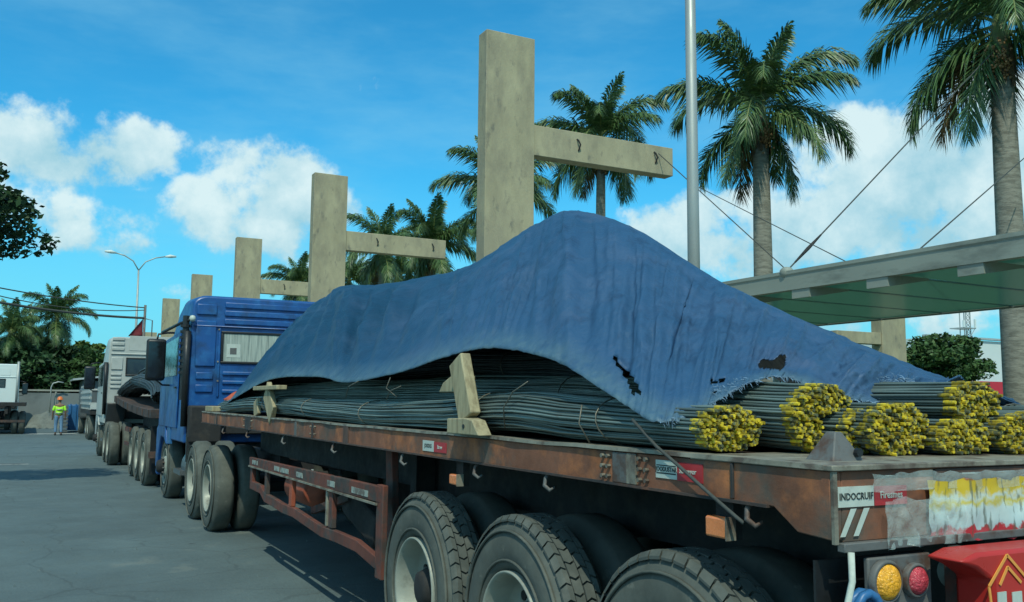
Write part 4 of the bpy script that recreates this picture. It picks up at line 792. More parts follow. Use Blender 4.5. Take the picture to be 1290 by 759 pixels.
for i in range(NU+1):
    t_ = NS*i/NU; n_ = cat(NE, t_); r_ = cat(RI, t_); far = Vector((FARX, r_.y+.2, max(1.62, min(2.0, r_.z-.9))))
    for j in range(NV+1):
        v = j/NV*1.6
        if v <= 1:
            k = .62*v+.38*math.sin(v*math.pi/2); xx = n_.x+(r_.x-n_.x)*v; yy = n_.y+(r_.y-n_.y)*v; zz = n_.z+(r_.z-n_.z)*k
        else:
            w = (v-1)/.6; xx = r_.x+(far.x-r_.x)*w; yy = r_.y+(far.y-r_.y)*w; zz = r_.z+(far.z-r_.z)*(w*w*.5+.5*w)
        env = min(1, v*3.5)*(1 if v < 1 else 1)*(.25+.75*min(1, abs(1-v)*4.5))
        # long folds running down the slope, with finer gathers above the raised hem
        q = Vector((t_*1.15+v*.5, v*.35, 0)); fo = mnoise.noise(q*1.0)*.07+mnoise.noise(Vector((t_*2.1+v*1.1, v*.8, 4)))*.03
        ga = math.exp(-((t_-8.6)/1.6)**2)*math.exp(-((v-.15)/.28)**2); fo += ga*(mnoise.noise(Vector((t_*9+v*1.5, v*2.0, 8)))*.05)
        gb = math.exp(-((t_-5)/1.6)**2)*math.exp(-((v-.45)/.4)**2); fo += gb*(mnoise.noise(Vector((t_*3.6, v*.9, 18)))*.16)
        # sharp creases running down from the peak, and cross wrinkles where the sheet sags
        c1 = 1-abs(mnoise.noise(Vector((t_*2.6+v*1.6, v*1.1, 31))))*3.2; c2 = 1-abs(mnoise.noise(Vector((t_*5.5-v*2.2, v*2.0, 47))))*3.5; c3 = 1-abs(mnoise.noise(Vector((t_*1.6, v*6.0+t_*.8, 53))))*4
        fo += max(0, c1)**2*.024+max(0, c2)**3*.007+max(0, c3)**3*.009
        fo += mnoise.noise(Vector((xx*4, yy*4, zz*4)))*.016+mnoise.noise(Vector((xx*11, yy*11, zz*11)))*.005
        hemfac = max(0, 1-v*9)
        fo2 = hemfac*(mnoise.noise(Vector((t_*6, 0, 2)))*.018)
        rear = 1 if t_ > 13.2 else 0
        jag = hemfac*(mnoise.noise(Vector((t_*38, 1, 2)))*.016+mnoise.noise(Vector((t_*90, 1, 2)))*.008)*(1 if rear else .25)
        nrm = Vector((-.62, -.25, .74)) if t_ < 13 else Vector((-.2, -.6, .75))
        P = Vector((xx, yy, zz))+nrm*(fo*env*(1 if v < 1 else .6)+fo2*.4)+Vector((0, -jag if rear else 0, jag if not rear else -abs(jag)))
        vs.append(P); hemw.append(hemfac if v < 1 else 0)
def inpoly(x, y, poly):
    c = False; n = len(poly)
    for i in range(n):
        (x1, y1), (x2, y2) = poly[i], poly[(i+1) % n]
        if (y1 > y) != (y2 > y) and x < (x2-x1)*(y-y1)/(y2-y1)+x1: c = not c
    return c
TEAR = [[(768, 449), (775, 451), (786, 461), (797, 475), (806, 490), (810, 503), (804, 499), (796, 494), (791, 484), (785, 470), (775, 457)],
        [(953, 457), (962, 452), (972, 454), (982, 447), (991, 448), (989, 460), (984, 467), (970, 465), (957, 464)]]
for k in range(16):      # frayed little slits near the rear hem and over the right hand bundle
    px, py = (random.uniform(895, 935), random.uniform(478, 497)) if k < 7 else (random.uniform(1108, 1158), random.uniform(476, 494))
    TEAR.append([(px-random.uniform(2, 7), py+1), (px, py-1.6), (px+random.uniform(2, 7), py-1), (px+1, py+1.8)])
fs = []
VF = int(NV/1.6)
for i in range(NU):
    for j in range(NV):
        a = i*(NV+1)+j; q = (a, a+1, a+NV+2, a+NV+1)
        if j < VF+1 and i > NU*.5:
            c = (vs[q[0]]+vs[q[2]])*.5; sx_, sy_ = seen(c)
            if 760 < sx_ < 1165 and 440 < sy_ < 510:
                jx = mnoise.noise(c*60)*1.5
                if any(inpoly(sx_+jx, sy_+jx*.5, pl) for pl in TEAR): continue
        fs.append(q)
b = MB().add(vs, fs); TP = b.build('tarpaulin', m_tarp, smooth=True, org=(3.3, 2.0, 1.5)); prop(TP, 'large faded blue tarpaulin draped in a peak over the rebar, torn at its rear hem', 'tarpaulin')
me = TP.data; at_ = me.attributes.new('hem', 'FLOAT', 'POINT'); at_.data.foreach_set('value', np.array(hemw, dtype=np.float32))
sol = TP.modifiers.new('thickness', 'SOLIDIFY'); sol.thickness = .004; sol.offset = 1
# frayed threads along the rear hem
b = MB(); rd = random.Random(9)
for k in range(420):
    i = rd.randint(int(NU*13.2/NS), NU); p0 = vs[i*(NV+1)+rd.choice((0, 0, 0, 1))]; d = Vector((rd.gauss(0, .4), -abs(rd.gauss(.4, .5)), rd.gauss(-.3, .7))).normalized()*rd.uniform(.006, .03)
    w = Vector((.0011, 0, .0011)); p1 = p0+d*.5+Vector((0, 0, rd.uniform(-.003, .006))); p2 = p0+d
    b.add([p0-w, p0+w, p1+w, p1-w, p2], [(0, 1, 2, 3), (3, 2, 4)])
cand = [(q_[0], q_[1]) for q_ in ((i, j) for i in range(int(NU*.6), NU) for j in range(2, int(VF*.6), 1)) if (lambda e: (abs(e[0]-1132) < 26 and abs(e[1]-485) < 9) or (abs(e[0]-915) < 22 and abs(e[1]-489+(e[0]-915)*.35) < 6))(seen(vs[q_[0]*(NV+1)+q_[1]]))]
for k in range(260):
    i, j = rd.choice(cand); p0 = vs[i*(NV+1)+j]+Vector((-.003, -.008, .008)); d = Vector((rd.gauss(0, 1), rd.gauss(-.3, .5), rd.gauss(0, .7))).normalized()*rd.uniform(.008, .035)
    w = Vector((.001, 0, .001)); p1 = p0+d*.5+Vector((0, -.004, .003)); p2 = p0+d; b.add([p0-w, p0+w, p1+w, p1-w, p2], [(0, 1, 2, 3), (3, 2, 4)])
b.build('frayed_threads', m_thread, TP, kind='stuff', recalc=False)
# orange cloth bundled at the front of the load
b = MB(); vs2 = []
for j in range(15):
    for i in range(25):
        u = i/24; v = j/14; x = 2.35+.9*u; y = 12.6+.5*v+.2*u; z = 1.60+(.12+.50*u)*math.sin(v*math.pi*.55+.2)+.05*mnoise.noise(Vector((u*6, v*5, 3))); vs2.append((x, y, z))
b.add(vs2, [(j*25+i, j*25+i+1, (j+1)*25+i+1, (j+1)*25+i) for j in range(14) for i in range(24)])
o = b.build('orange_sheet', m_cargo, smooth=True, org=(2.6, 12.8, 1.6)); prop(o, 'crumpled faded orange sheet bunched between the tarpaulin front and the blue cab', 'sheet'); o.modifiers.new('thickness', 'SOLIDIFY').thickness = .006

# ---------------------------------------------------------------- tractor units
def tractor(label, x0, yr, zr, zroof, paint, style, hubs, ybump, group=None, dm=.35):
    x1 = x0+2.5; t = thing('tractor_unit', label, 'truck', ((x0+x1)/2, yr, 0), group); yf = ybump-.15; zb = 1.05
    # cab shell: rear wall with a rounded outline, tapering to the front
    out = []
    def outline(inset, ztop, rad):
        a0, a1 = x0+inset, x1-inset; pts = [(a0, zb), (a1, zb)]
        for k in range(6): an = k/5*math.pi/2; pts.append((a1-.05-rad+rad*math.cos(an), ztop-rad*.7+rad*.7*math.sin(an)))
        for k in range(6): an = math.pi/2+k/5*math.pi/2; pts.append((a0+.05+rad+rad*math.cos(an), ztop-rad*.7+rad*.7*math.sin(an)))
        return pts
    secs = [(yr, outline(.0, zroof-.02, .22)), (yr+.06, outline(-.012, zroof, .22)), (yr+.9, outline(-.012, zroof+.04, .22)), (yr+1.5, outline(-.01, zroof-.08, .25)), (yf-.35, outline(.02, zroof-.55, .3)), (yf-.02, outline(.10, 2.2, .2)), (yf, outline(.14, 2.15, .2))]
    b = MB(); n = len(secs[0][1]); vv = []
    for y, pl in secs: vv += [(p_[0], y, p_[1]) for p_ in pl]
    b.add(vv, [tuple(range(n)), tuple(range(len(secs)*n-1, len(secs)*n-n-1, -1))]+[(k*n+i, k*n+(i+1) % n, (k+1)*n+(i+1) % n, (k+1)*n+i) for k in range(len(secs)-1) for i in range(n)])
    cab = b.build('cab', paint, t, bevel=.02)
    w = x1-x0
    zw0, zw1, wx0, wx1 = (2.31, 2.74, x0+.52, x0+1.62) if style == 'blue' else (2.42, 2.86, x0+.52, x0+1.75)
    # rear window: rubber frame, glass, curtain behind it
    fr = MB(); r_ = .05
    for (a, b_, c, d) in ((wx0-.04, wx1+.04, zw1, zw1+.04), (wx0-.04, wx1+.04, zw0-.04, zw0), (wx0-.04, wx0, zw0, zw1), (wx1, wx1+.04, zw0, zw1)): fr.box(a, b_, yr-.025, yr-.001, c, d)
    fr.build('window_frame', m_black, t, bevel=.01)
    pane = box('window_pane', m_curtain if style == 'blue' else m_glass, t, wx0, wx1, yr-.012, yr-.002, zw0, zw1)
    if style == 'blue':
        box('window_sticker', m_white, pane, wx0+.05, wx0+.26, yr-.016, yr-.0125, zw0+.06, zw0+.27); box('sticker_print', m_greysteel, pane, wx0+.10, wx0+.20, yr-.019, yr-.0165, zw0+.11, zw0+.21)
    # pressed panels
    def panel(a, b_, c, d, y=.028): return MB().box(a, b_, yr-y, yr-.001, c, d).build('pressed_panel', paint, t, bevel=.014)
    if style == 'blue':
        panel(x0+.10, x0+.40, 2.22, 2.93); panel(x0+.10, x0+.40, 3.02, zroof-.14); panel(x0+.12, x0+.38, 2.02, 2.13)
        panel(x0+.12, x0+.38, 1.82, 1.94)
        for z in (3.19, 3.06, 2.93): panel(x0+.52, x1-.55, z-.045, z+.045)
        panel(x0+.06, x1-.06, 2.835, 2.862, .035); panel(x0+.44, x0+.475, 1.75, 2.83, .022); panel(x1-.40, x1-.10, 2.22, 2.93)
        for z in (2.12, 1.98, 1.84): panel(x0+.52, x1-.55, z-.03, z+.03)
        b = MB()
        for (a, c) in ((x0+.44, 2.80), (x0+.44, 2.30), (x0+.45, 2.0)): b.tube([(a, yr-.035, c), (a, yr-.02, c)], .014, 8)
        b.build('rivets', m_edge, t)
    else:
        panel(x0+.08, x1-.08, 2.98, 3.02, .035)
        for z in (3.14, 3.28, 3.42): panel(x0+.10, x0+.42, z-.045, z+.045)
        panel(x0+.55, x1-.5, 3.10, 3.52, .012); panel(x0+.10, x0+.40, 2.55, 2.9)
        for z in (2.42, 2.30, 2.18, 2.06): panel(x0+.10, x0+.38, z-.035, z+.035)
    # side: door with window, wheel arch, steps
    dr = MB().prism([(yr+.75, 1.25), (yf-.25, 1.25), (yf-.25, 2.05), (yf-.45, 2.75), (yr+.75, 2.80)], 'X', x0-.03, x0-.008).build('door', paint, t, bevel=.012)
    MB().prism([(yr+.85, 2.1), (yf-.35, 2.1), (yf-.52, 2.68), (yr+.85, 2.72)], 'X', x0-.036, x0-.031).build('door_window', m_glass, dr)
    MB().bar((x0-.05, yr+.85, 1.9), (x0-.05, yr+1.0, 1.9), .02, .03).build('handle', m_black, dr)
    MB().prism([(yf-1.25, .95), (yf-1.10, 1.25), (yf-.25, 1.3), (yf+.05, 1.2), (yf+.05, .5), (yf-.2, .5), (yf-.3, .8), (yf-.55, 1.06), (yf-.95, 1.05)], 'X', x0-.02, x0+.30).build('front_mudguard', paint, t, bevel=.02)
    MB().box(x0, x1, yf-.02, yf+.14, .35, .98).build('bumper', paint, t, bevel=.04)
    MB().box(x0+.3, x1-.3, yf-.25, yf-.03, 2.1, 2.75).build('windscreen', m_glass, t)
    # air intake snorkel behind the cab corner
    MB().tube([(x0-.02, yr-.02, 1.3), (x0-.03, yr-.03, 2.2), (x0-.03, yr-.03, 2.75)], [.05, .05, .06], 10).build('air_intake', m_black, t, smooth=True)
    if style == 'blue':
        b = MB()
        for i in range(9): b.tube([(x0-.05, yr+.08, 2.1+.09*i), (x0-.05, yr+.08, 2.14+.09*i)], .075, 10)
        b.tube([(x0-.04, yr+.08, 1.7), (x0-.04, yr+.08, 3.0)], .05, 8); b.build('ribbed_hose', m_black, t, smooth=False)
        MB().tube([(x0+.02, yr-.05, 2.94), (x0-.12, yr+.4, 2.88), (x0-.22, yr+1.4, 2.82)], .025, 8).build('corner_bar', m_black, t, smooth=True)
        MB().lathe([(-.05, .001), (-.04, .035), (0, .05), (.04, .035), (.05, .001)], 12, 'Z', (x0+.03, yr-.07, 2.95)).build('marker_lamp', m_white, t, smooth=True)
    # mirrors on arms
    for (sx, xm) in ((-1, x0), (1, x1)):
        my = yf-dm; xx0, xx1 = (xm-.44, xm-.13) if sx < 0 else (xm+.13, xm+.44)
        hs_ = MB().box(xx0, xx1, my-.05, my+.07, 2.02, 2.72).build('mirror', m_black, t, bevel=.045)
        box('mirror_glass', m_mirror, hs_, xx0+.03, xx1-.03, my-.054, my-.051, 2.07, 2.67)
        MB().tube([(xm, my+.1, 2.84), (xm+sx*.12, my+.02, 2.83), (xm+sx*.26, my, 2.80), (xm+sx*.28, my, 2.70)], .017, 8).build('mirror_arm', m_black, t, smooth=True)
        MB().tube([(xm, my+.15, 1.95), (xm+sx*.16, my+.02, 1.95), (xm+sx*.28, my, 2.04)], .015, 8).build('mirror_arm', m_black, t, smooth=True)
    # chassis, tank, mudguards
    ylow = min(hubs[0])-.65
    for x in (x0+.78, x0+1.6): MB().box(x, x+.12, ylow, yf-.1, .78, 1.02).build('chassis_rail', m_dark, t)
    MB().box(x0+.35, x1-.35, yr+.1, yf-.2, .6, 1.04).build('engine', m_dark, t)
    MB().lathe([(yr-.55, .001), (yr-.54, .26), (yr-.5, .29), (yr+.55, .29), (yr+.58, .26), (yr+.6, .001)], 20, 'Y', (x0+.34, 0, .68)).build('fuel_tank', m_tank, t, smooth=True)
    MB().box(x0+.02, x0+.5, yr-.30, yr-.02, 1.06, 1.62).build('air_filter_box', m_black if style != 'blue' else m_dark, t, bevel=.03)
    MB().box(x0+.02, x1-.02, yr-.12, yr-.03, 1.18, 1.5).build('cab_rear_skirt', m_dark, t, bevel=.02)
    for hy in hubs[0]:
        put_wheel(WH_FAR, t, x0+.0, hy, .56, -1); put_wheel(WH_FAR, t, x1, hy, .56, 1); MB().tube([(x0+.5, hy, .56), (x1-.5, hy, .56)], .08, 10).build('axle', m_dark, t)
    put_wheel(WH_FRONT, t, x0+.03, hubs[1], .56, -1); put_wheel(WH_FRONT, t, x1-.03, hubs[1], .56, 1)
    MB().prism([(hubs[0][-1]+.62, .78), (hubs[0][-1]+.55, .80), (hubs[0][-1]+.58, 1.15), (hubs[0][-1]+.66, 1.15)], 'X', x0, x0+.5).build('mudflap', m_black, t)
    MB().box(x0-.01, x0+.12, yr+.2, yr+.9, .55, .62).build('step', m_tank, t)
    return t
tractor('blue cabbed tractor unit pulling the foreground trailer, its mirror sticking out left', 2.10, 14.75, 0, 3.33, m_blue, 'blue', ([12.55, 13.92], 17.05), 18.1, dm=1.6)
MB().box(2.08, 2.12, 16.2, 16.55, .98, 1.35).build('pale_mudguard_edge', m_bluel, bpy.data.objects['tractor_unit'])
tractor('pale grey cabbed tractor unit parked ahead of the blue one', 1.84, 28.0, 0, 3.48, m_cabw, 'white', ([26.2, 27.5], 30.7), 31.5, dm=.6)

# second trailer with its rebar load, bent deck
def trailer_far(label, x0, y0, y1, hubs, mat, bend=True):
    t = thing('flatbed_trailer', label, 'trailer', (x0+1.25, y0, 0)); x1 = x0+2.5
    f = (lambda y: 1.52+.30*max(0, (y-y0)/(y1-y0))**1.6) if bend else (lambda y: 1.55)
    ys = [y0+(y1-y0)*i/16 for i in range(17)]; vs = []
    for y in ys:
        for (a, dz_) in ((x0, -.17), (x1, -.17), (x1, 0), (x0, 0)): vs.append((a, y, f(y)+dz_))
    MB().add(vs, [(4*i+j, 4*i+(j+1) % 4, 4*i+4+(j+1) % 4, 4*i+4+j) for i in range(16) for j in range(4)]+[(0, 1, 2, 3), (67, 66, 65, 64)]).build('deck', mat, t, bevel=.01)
    for y in [y0+.3+1.1*i for i in range(int((y1-y0)/1.1))]: box('side_bracket', m_rust2, t, x0-.014, x0-.001, y, y+.16, f(y)-.15, f(y)-.01)
    for x in (x0+.7, x0+1.6): box('chassis_rail', m_dark, t, x, x+.14, y0+.1, y1-.8, 1.0, 1.345)
    for hy in hubs:
        put_wheel(WH_FAR, t, x0, hy, .56, -1); put_wheel(WH_FAR, t, x1, hy, .56, 1); MB().tube([(x0+.5, hy, .56), (x1-.5, hy, .56)], .08, 8).build('axle', m_dark, t)
    box('mudflap', m_black, t, x0+.05, x0+.6, hubs[0]-.72, hubs[0]-.70, .28, 1.2)
    MB().box(x0+.06, x0+.1, hubs[-1]+1.2, y1-3, .95, 1.05).box(x0+.06, x0+.1, hubs[-1]+1.2, y1-3, .62, .70).build('side_guard', m_redguard, t)
    box('rear_bumper', m_rust2, t, x0, x1, y0, y0+.08, .6, .72)
    return t
trailer_far('second flatbed trailer with an upward bent deck between the blue cab and pale cab', 2.04, 18.75, 27.6, (19.7, 20.95, 22.2), m_rust2)
# its load: bent coils of thin bar under loose straps
for i, (x, y0_, y1_, z0_, zp, lb_, cg) in enumerate(((2.45, 19.5, 27.4, 1.74, .34, 'humped bundle of dark rods on the second trailer, nearest side', 1), (3.0, 19.8, 27.4, 1.84, .46, 'taller humped rod bundle in the middle of the second trailer', 2), (3.7, 19.6, 27.4, 1.84, .44, 'humped rod bundle on the far side of the second trailer', 3), (2.8, 20.4, 27, 1.98, .46, 'topmost curved rod bundle on the second trailer under the cab window', 4))):
    tab = [(y0_+(y1_-y0_)*k/8, x+.05*math.sin(k*1.3+i), z0_+.02*k+zp*math.sin(math.pi*k/8)**.7*(.8 if i % 2 else 1)) for k in range(9)]
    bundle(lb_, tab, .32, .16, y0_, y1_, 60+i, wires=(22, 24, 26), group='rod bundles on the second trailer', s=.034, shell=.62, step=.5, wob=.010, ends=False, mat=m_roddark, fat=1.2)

# third truck ahead: white stake sides and a blue body seen between worker and pale cab
t = thing('stake_truck', 'distant truck with white slatted stake sides left of the pale cab', 'truck', (3.1, 44, 0))
box('bed', m_dark, t, 2.2, 4.5, 42, 50, 1.1, 1.3)
for k in range(9): box('stake', m_cabw, t, 2.20, 2.25, 42.2+.9*k, 42.32+.9*k, 1.3, 2.35)
for z in (1.5, 1.75, 2.0, 2.28): box('slat', m_cabw, t, 2.16, 2.198, 42.1, 49.9, z, z+.09)
box('tailgate', m_cabw, t, 2.2, 4.5, 41.95, 41.99, 1.32, 1.6)
box('chassis', m_dark, t, 2.5, 3.7, 42.2, 52, .7, 1.08); box('cab', m_tank, t, 2.2, 4.5, 50.6, 52.6, .8, 2.3, bevel=.1)
for hy in (43.2, 44.5, 51.5): put_wheel(WH_FAR, t, 2.22, hy, .56, -1); put_wheel(WH_FAR, t, 4.48, hy, .56, 1)
t = thing('blue_dumpster', 'dark blue steel skip with ribs standing beyond the worker', 'skip', (2.1, 54, 0))
box('body', m_bluel, t, 1.78, 2.55, 53.5, 55.5, .12, 1.45, bevel=.03)
for x in (1.85, 2.1, 2.35): box('rib', m_bluel, t, x, x+.06, 53.44, 53.498, .2, 1.5)
t = thing('pallet_stack', 'stack of grey pallets and scrap between the worker and the blue skip', 'pallets', (1.6, 52.5, 0))
for k in range(7): box('pallet', m_tank, t, 1.38, 1.74, 52.2, 53.2, .05+.2*k, .17+.2*k)

# left truck, parked across the lane ahead, heading away
tractor('white cabbed tractor unit cut by the left edge, far down the road', -3.15, 61, 0, 3.75, m_wallw, 'white', ([58.6, 59.95], 63.9), 65)
trailer_far('empty dark flatbed trailer at the left edge behind the white cab', -2.7, 50.5, 60, (51.6, 52.9, 54.2), m_dark, bend=False)
o = MB().tube([(-.75, 60.6, 1.2), (-.75, 60.6, 3.9)], .07, 8).build('exhaust_stack', m_pole, org=(-.75, 60.6, 1.2), smooth=True); prop(o, 'upright exhaust stack standing behind the white cab at the left', 'exhaust pipe')

# wall, gate and yard at the end of the road
t = thing('yard_wall', 'long grey panelled wall closing the end of the road', 'wall', (0, 66, 0))
for k in range(14):
    x = -14+2.2*k; box('panel', m_wallg, t, x+.04, x+2.16, 66, 66.12, 0, 2.15, bevel=.01); box('post', m_conc2, t, x-.05, x+.05, 65.95, 66.2, 0, 2.25)
box('coping', m_conc2, t, -14, 16.8, 65.93, 66.2, 2.252, 2.36)
b = MB(); vs = []
for i in range(13):
    for j in range(9):
        u = i/12-.5; v = j/8-.5; vs.append((.75+2.2*u, 62+2.2*v, max(.0, .95*(1-(2*u)**2)*(1-(2*v)**2)+.25*mnoise.noise(Vector((u*6, v*6, 0))))))
b.add(vs, [(i*9+j, (i+1)*9+j, (i+1)*9+j+1, i*9+j+1) for i in range(12) for j in range(8)])
o = b.build('rubble_heap', m_soil, smooth=True, org=(1, 62, 0)); prop(o, 'pale heap of rubble against the grey wall left of the worker', 'rubble heap')
t = thing('shed', 'low shed with a pale sloping roof behind the pale cab mirror', 'shed', (4.2, 69, 0))
box('wall', m_wallg, t, 3.0, 9, 68, 73, 0, 3.0); MB().prism([(2.4, 3.0), (9.4, 3.9), (9.4, 4.0), (2.4, 3.12)], 'Y', 67.4, 73.6).build('roof', m_roofg, t)
# small curved lamp over the wall
o = MB().tube([(1.1, 65.5, 0), (1.1, 65.5, 2.5), (1.2, 65.5, 2.75), (1.5, 65.5, 2.85), (1.8, 65.5, 2.8)], .04, 8).build('gate_lamp', m_pole, smooth=True, org=(1.1, 65.5, 0)); prop(o, 'small bent pipe lamp standing above the grey wall', 'lamp')

# ---------------------------------------------------------------- worker
def skin_body(name, joints, edges, mat, parent, lev=2):
    me = bpy.data.meshes.new(name); og = ORG[parent.name]; me.from_pydata([tuple(Vector(j[0])-og) for j in joints], edges, []); o = bpy.data.objects.new(name, me); COL.objects.link(o); o.parent = parent; ORG[o.name] = og
    sk = o.modifiers.new('skin', 'SKIN'); sk.use_smooth_shade = True
    for i, j in enumerate(joints): me.skin_vertices[0].data[i].radius = (j[1], j[2] if len(j) > 2 else j[1])
    me.skin_vertices[0].data[0].use_root = True
    s_ = o.modifiers.new('sub', 'SUBSURF'); s_.levels = s_.render_levels = lev; me.materials.append(mat); return o
def worker(x, y):
    t = thing('person', 'worker in a lime vest and orange helmet walking away at the end of the road', 'person', (x, y, .02)); z = .02
    J = [((x, y, z+.95), .13, .10), ((x, y, z+1.18), .13, .10), ((x, y-.02, z+1.40), .16, .11), ((x, y, z+1.50), .055), ((x, y+.01, z+1.57), .06), ((x, y+.02, z+1.66), .085, .10), ((x, y+.01, z+1.74), .06, .07),
         ((x-.19, y, z+1.41), .055), ((x-.27, y+.02, z+1.15), .042), ((x-.28, y+.10, z+.90), .032), ((x-.28, y+.13, z+.80), .03, .015),
         ((x+.19, y, z+1.41), .055), ((x+.27, y-.02, z+1.15), .042), ((x+.27, y+.06, z+.90), .032), ((x+.27, y+.08, z+.80), .03, .015),
         ((x-.10, y, z+.88), .09), ((x-.12, y+.04, z+.48), .06), ((x-.12, y, z+.09), .042), ((x-.12, y+.13, z+.04), .04, .03),
         ((x+.10, y, z+.88), .09), ((x+.12, y-.03, z+.48), .06), ((x+.13, y-.10, z+.09), .042), ((x+.13, y+.03, z+.04), .04, .03)]
    for s_ in (-1, 1):
        xx = x+s_*.28; yb = y+(.13 if s_ < 0 else .08)
    E = [(0, 1), (1, 2), (2, 3), (3, 4), (4, 5), (5, 6), (2, 7), (7, 8), (8, 9), (9, 10), (2, 11), (11, 12), (12, 13), (13, 14), (0, 15), (15, 16), (16, 17), (17, 18), (0, 19), (19, 20), (20, 21), (21, 22)]
    k = len(J)
    for (root, sx) in ((10, -1), (14, 1)):
        bx, by, bz = J[root][0]
        for f_, (dx, dy, l_) in enumerate(((-.022, .012, .065), (-.008, .016, .078), (.007, .016, .08), (.021, .012, .07), (.03*-sx, .03, .045))):
            J.append(((bx+dx, by+dy, bz-l_*.5), .009)); J.append(((bx+dx*1.1, by+dy+.012, bz-l_), .007)); E += [(root, k), (k, k+1)]; k += 2
    skin_body('body', J, E, m_skin, t)
    V = [((x, y, z+.90), .165, .125), ((x, y, z+1.12), .165, .13), ((x, y-.01, z+1.36), .19, .135), ((x, y-.005, z+1.45), .13, .10), ((x-.17, y, z+1.42), .08), ((x+.17, y, z+1.42), .08)]
    skin_body('vest', V, [(0, 1), (1, 2), (2, 3), (2, 4), (2, 5)], m_vest, t)
    for zz in (1.05, 1.22): MB().lathe([(zz-.02, .001), (zz-.02, .166), (zz+.02, .166), (zz+.02, .001)], 16, 'Z', (x, y, z)).build('reflective_band', m_pole, t, smooth=True)
    for s_ in (-1, 1):
        a = J[15 if s_ < 0 else 19][0]; kn = J[16 if s_ < 0 else 20][0]; an = J[17 if s_ < 0 else 21][0]
        skin_body('trouser_leg', [((x+s_*.05, y, z+.93), .12), (a, .105), (kn, .078), ((an[0], an[1], an[2]+.03), .062)], [(0, 1), (1, 2), (2, 3)], m_jean, t)
        MB().box(an[0]-.045, an[0]+.045, an[1]-.06, an[1]+.19, z-.0, z+.085).build('shoe', m_black, t, bevel=.025)
        sh = J[7 if s_ < 0 else 11][0]; el = J[8 if s_ < 0 else 12][0]; skin_body('sleeve', [(sh, .075), (el, .058)], [(0, 1)], m_vest, t)
    MB().lathe([(1.68, .135), (1.685, .145), (1.70, .125), (1.75, .118), (1.80, .095), (1.835, .05), (1.845, .001)], 20, 'Z', (x, y+.02, z)).build('helmet', m_helmet, t, smooth=True)
    MB().box(x-.06, x+.06, y+.12, y+.21, z+1.685, z+1.70).build('helmet_peak', m_helmet, t, bevel=.01)
    return t
worker(1.24, 49.0)

# ---------------------------------------------------------------- wires, poles, lamp, flag
t = thing('street_lamp', 'tall double armed street lamp far behind the pale cab', 'street lamp', (6.35, 70, 0))
MB().tube([(6.4, 70, 0), (6.35, 70, 6), (6.3, 70, 11.0)], [.12, .09, .06], 10).build('pole', m_pole, t, smooth=True)
for s_, e in ((-1, -1.75), (1, 2.0)):
    MB().tube([(6.3, 70, 11.0), (6.3+e*.22, 70, 11.65), (6.3+e*.55, 70, 12.0), (6.3+e*.9, 70, 12.15)], .045, 6).build('arm', m_pole, t, smooth=True)
    a = 6.3+e*.88; MB().tube([(a, 70, 12.14), (a+s_*.35, 70, 12.2), (a+s_*.75, 70, 12.2)], [.06, .13, .06], 8).build('lamp_head', m_wallw, t, smooth=True)
t = thing('wire_pole', 'thin steel pole with a bent arm beside the dark red flag', 'pole', (3.36, 36, 0))
pA = at(183, 388, 'Y', 36)
MB().tube([(pA.x, 36, 0), (pA.x, 36, pA.z+.1)], .045, 8).build('post', m_greysteel, t, smooth=True)
pB = at(176, 400, 'Y', 36); pC = at(192, 404, 'Y', 36); pD = at(191, 424, 'Y', 36)
MB().tube([(pA.x, 36, pC.z+.06), (pC.x, 36, pC.z), (pC.x, 36, pD.z-1.0)], .022, 6).build('side_arm', m_greysteel, t, smooth=True)
f0 = at(182, 402, 'Y', 36.0); f1 = at(163, 424, 'Y', 36.0); f2 = at(181, 424, 'Y', 36.0)
b = MB(); n = 10; vs = []
for i in range(n+1):
    a = f0.lerp(f1, i/n); c = f0.lerp(f2, i/n)
    for j in range(6): q = a.lerp(c, j/5); vs.append((q.x-.05, q.y+.05*mnoise.noise(q*4), q.z))
b.add(vs, [(i*6+j, i*6+j+1, (i+1)*6+j+1, (i+1)*6+j) for i in range(n) for j in range(5)])
o = b.build('flag', m_flag, smooth=True, org=tuple(f0)); prop(o, 'dark red triangular flag hanging over the pale cab roof', 'flag'); o.modifiers.new('thickness', 'SOLIDIFY').thickness = .01
for (a, q, r, lb_, sag) in (((-40, 355), (183, 388), .022, 'uppermost overhead wire at the left running to the thin pole', .1), ((-40, 363), (183, 391), .018, 'second thin overhead wire just under the uppermost', .25), ((-40, 374), (182, 401), .045, 'thick black overhead cable crossing in front of the left palm', .12)):
    cable('overhead_wire', at(a[0], a[1], 'Y', 33), at(q[0], q[1], 'Y', 36), r, lb_, 'wire', sag)

# ---------------------------------------------------------------- background at the right
t = thing('white_building', 'white flat walled building with a bright corner strip behind the round tree', 'building', (84, 60, 0))
box('wall', m_wallw, t, 77, 90.3, 60, 75, 0, 8.5); box('corner_pier', m_wallw, t, 89.3, 90.4, 59.8, 59.998, 0, 8.6); box('parapet', m_roofg, t, 76.8, 90.5, 59.75, 60.3, 8.61, 8.8)
t = thing('red_sign_fascia', 'red roadside fascia with a white emblem and lettering at the right', 'sign', (88, 57, 0))
sg = box('fascia', m_sred, t, 79.2, 92, 56.8, 57.2, 2.1, 4.25)
MB().prism([(83.6, 2.3), (84.1, 2.9), (83.9, 3.2), (84.2, 3.6), (84.05, 4.0), (84.3, 4.05), (84.5, 3.5), (84.35, 3.1), (84.55, 2.7), (84.5, 2.2)], 'Y', 56.75, 56.795).build('emblem', m_wallw, sg)
text('HI-CHEZROU', 1.05, m_wallw, sg, (88.0, 56.78, 2.85), ROT_REAR, extr=.02, sx=.86)
MB().box(84.9, 92, 56.74, 56.799, 2.12, 2.28).build('lower_stripe', m_wallw, sg)
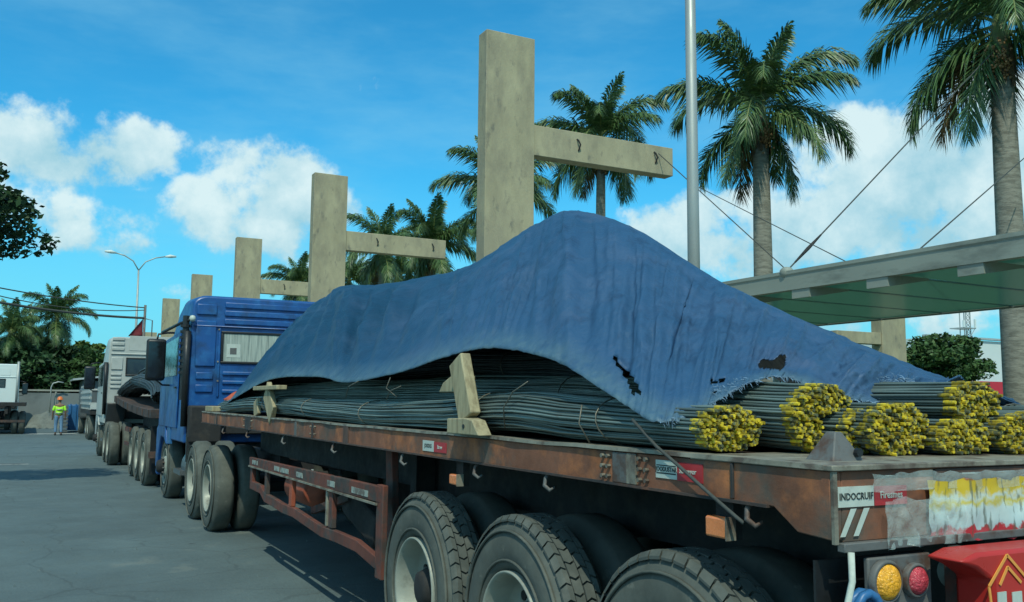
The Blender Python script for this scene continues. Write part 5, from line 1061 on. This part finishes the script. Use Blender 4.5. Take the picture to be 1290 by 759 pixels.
for x in (80, 85.9, 91.8): box('post', m_conc2, t, x, x+.2, 56.9, 57.1, 0, 2.098)
t = thing('roadside_shop', 'low teal grey shopfront below the red fascia', 'building', (86, 62, 0)); box('wall', m_wallg, t, 78, 100, 58.5, 59.6, 0, 2.4)
for k in range(8): box('window', m_glass, t, 79+2.5*k, 81+2.5*k, 58.44, 58.49, .8, 1.9)
# telecom mast
t = thing('telecom_mast', 'lattice telecom mast with a platform rising behind the round tree', 'mast', (83, 62, 0))
p = at(1215, 392, 'Y', 62); q = at(1214, 432, 'Y', 62); cx = p.x
for dx in (-.35, .35):
    for dy in (-.35, .35): MB().tube([(cx+dx, 62+dy, 0), (cx+dx, 62+dy, 13.5)], .06, 6).build('leg', m_pole, t)
for k in range(14):
    z = 6.5+.5*k; MB().bar((cx-.35, 61.65, z), (cx+.35, 61.65, z+.5), .05, .05).bar((cx+.35, 61.65, z), (cx-.35, 61.65, z+.5), .05, .05).bar((cx-.35, 61.65, z), (cx+.35, 61.65, z), .05, .05).build('brace', m_pole, t)
pz = at(1205, 413, 'Y', 62).z
box('platform', m_pole, t, cx-1.4, cx+.6, 61.2, 62.8, pz-.1, pz); 
for dx in (-1.4, -.7, .5): MB().bar((cx+dx, 61.2, pz), (cx+dx*.4, 61.6, pz-.9), .06, .06).build('strut', m_pole, t)
MB().box(cx-1.4, cx-1.2, 61.15, 61.3, pz, pz+.7).box(cx+.4, cx+.6, 61.15, 61.3, pz, pz+.9).build('antenna', m_wallw, t)
# distant low cream building seen between palms
t = thing('cream_building', 'distant cream building glimpsed under the small palms', 'building', (30, 90, 0))
box('wall', m_wallw, t, 28, 60, 90, 100, 0, 8.2); box('roof', m_roofg, t, 27.6, 60.4, 89.6, 100.4, 8.21, 8.5)
for k in range(10): box('window', m_glass, t, 29+3*k, 30.6+3*k, 89.94, 89.99, 4.6, 6.2)

# wheel prototypes are no longer needed
for w in PROTOS:
    for c in list(w.children): bpy.data.objects.remove(c)
    bpy.data.objects.remove(w)
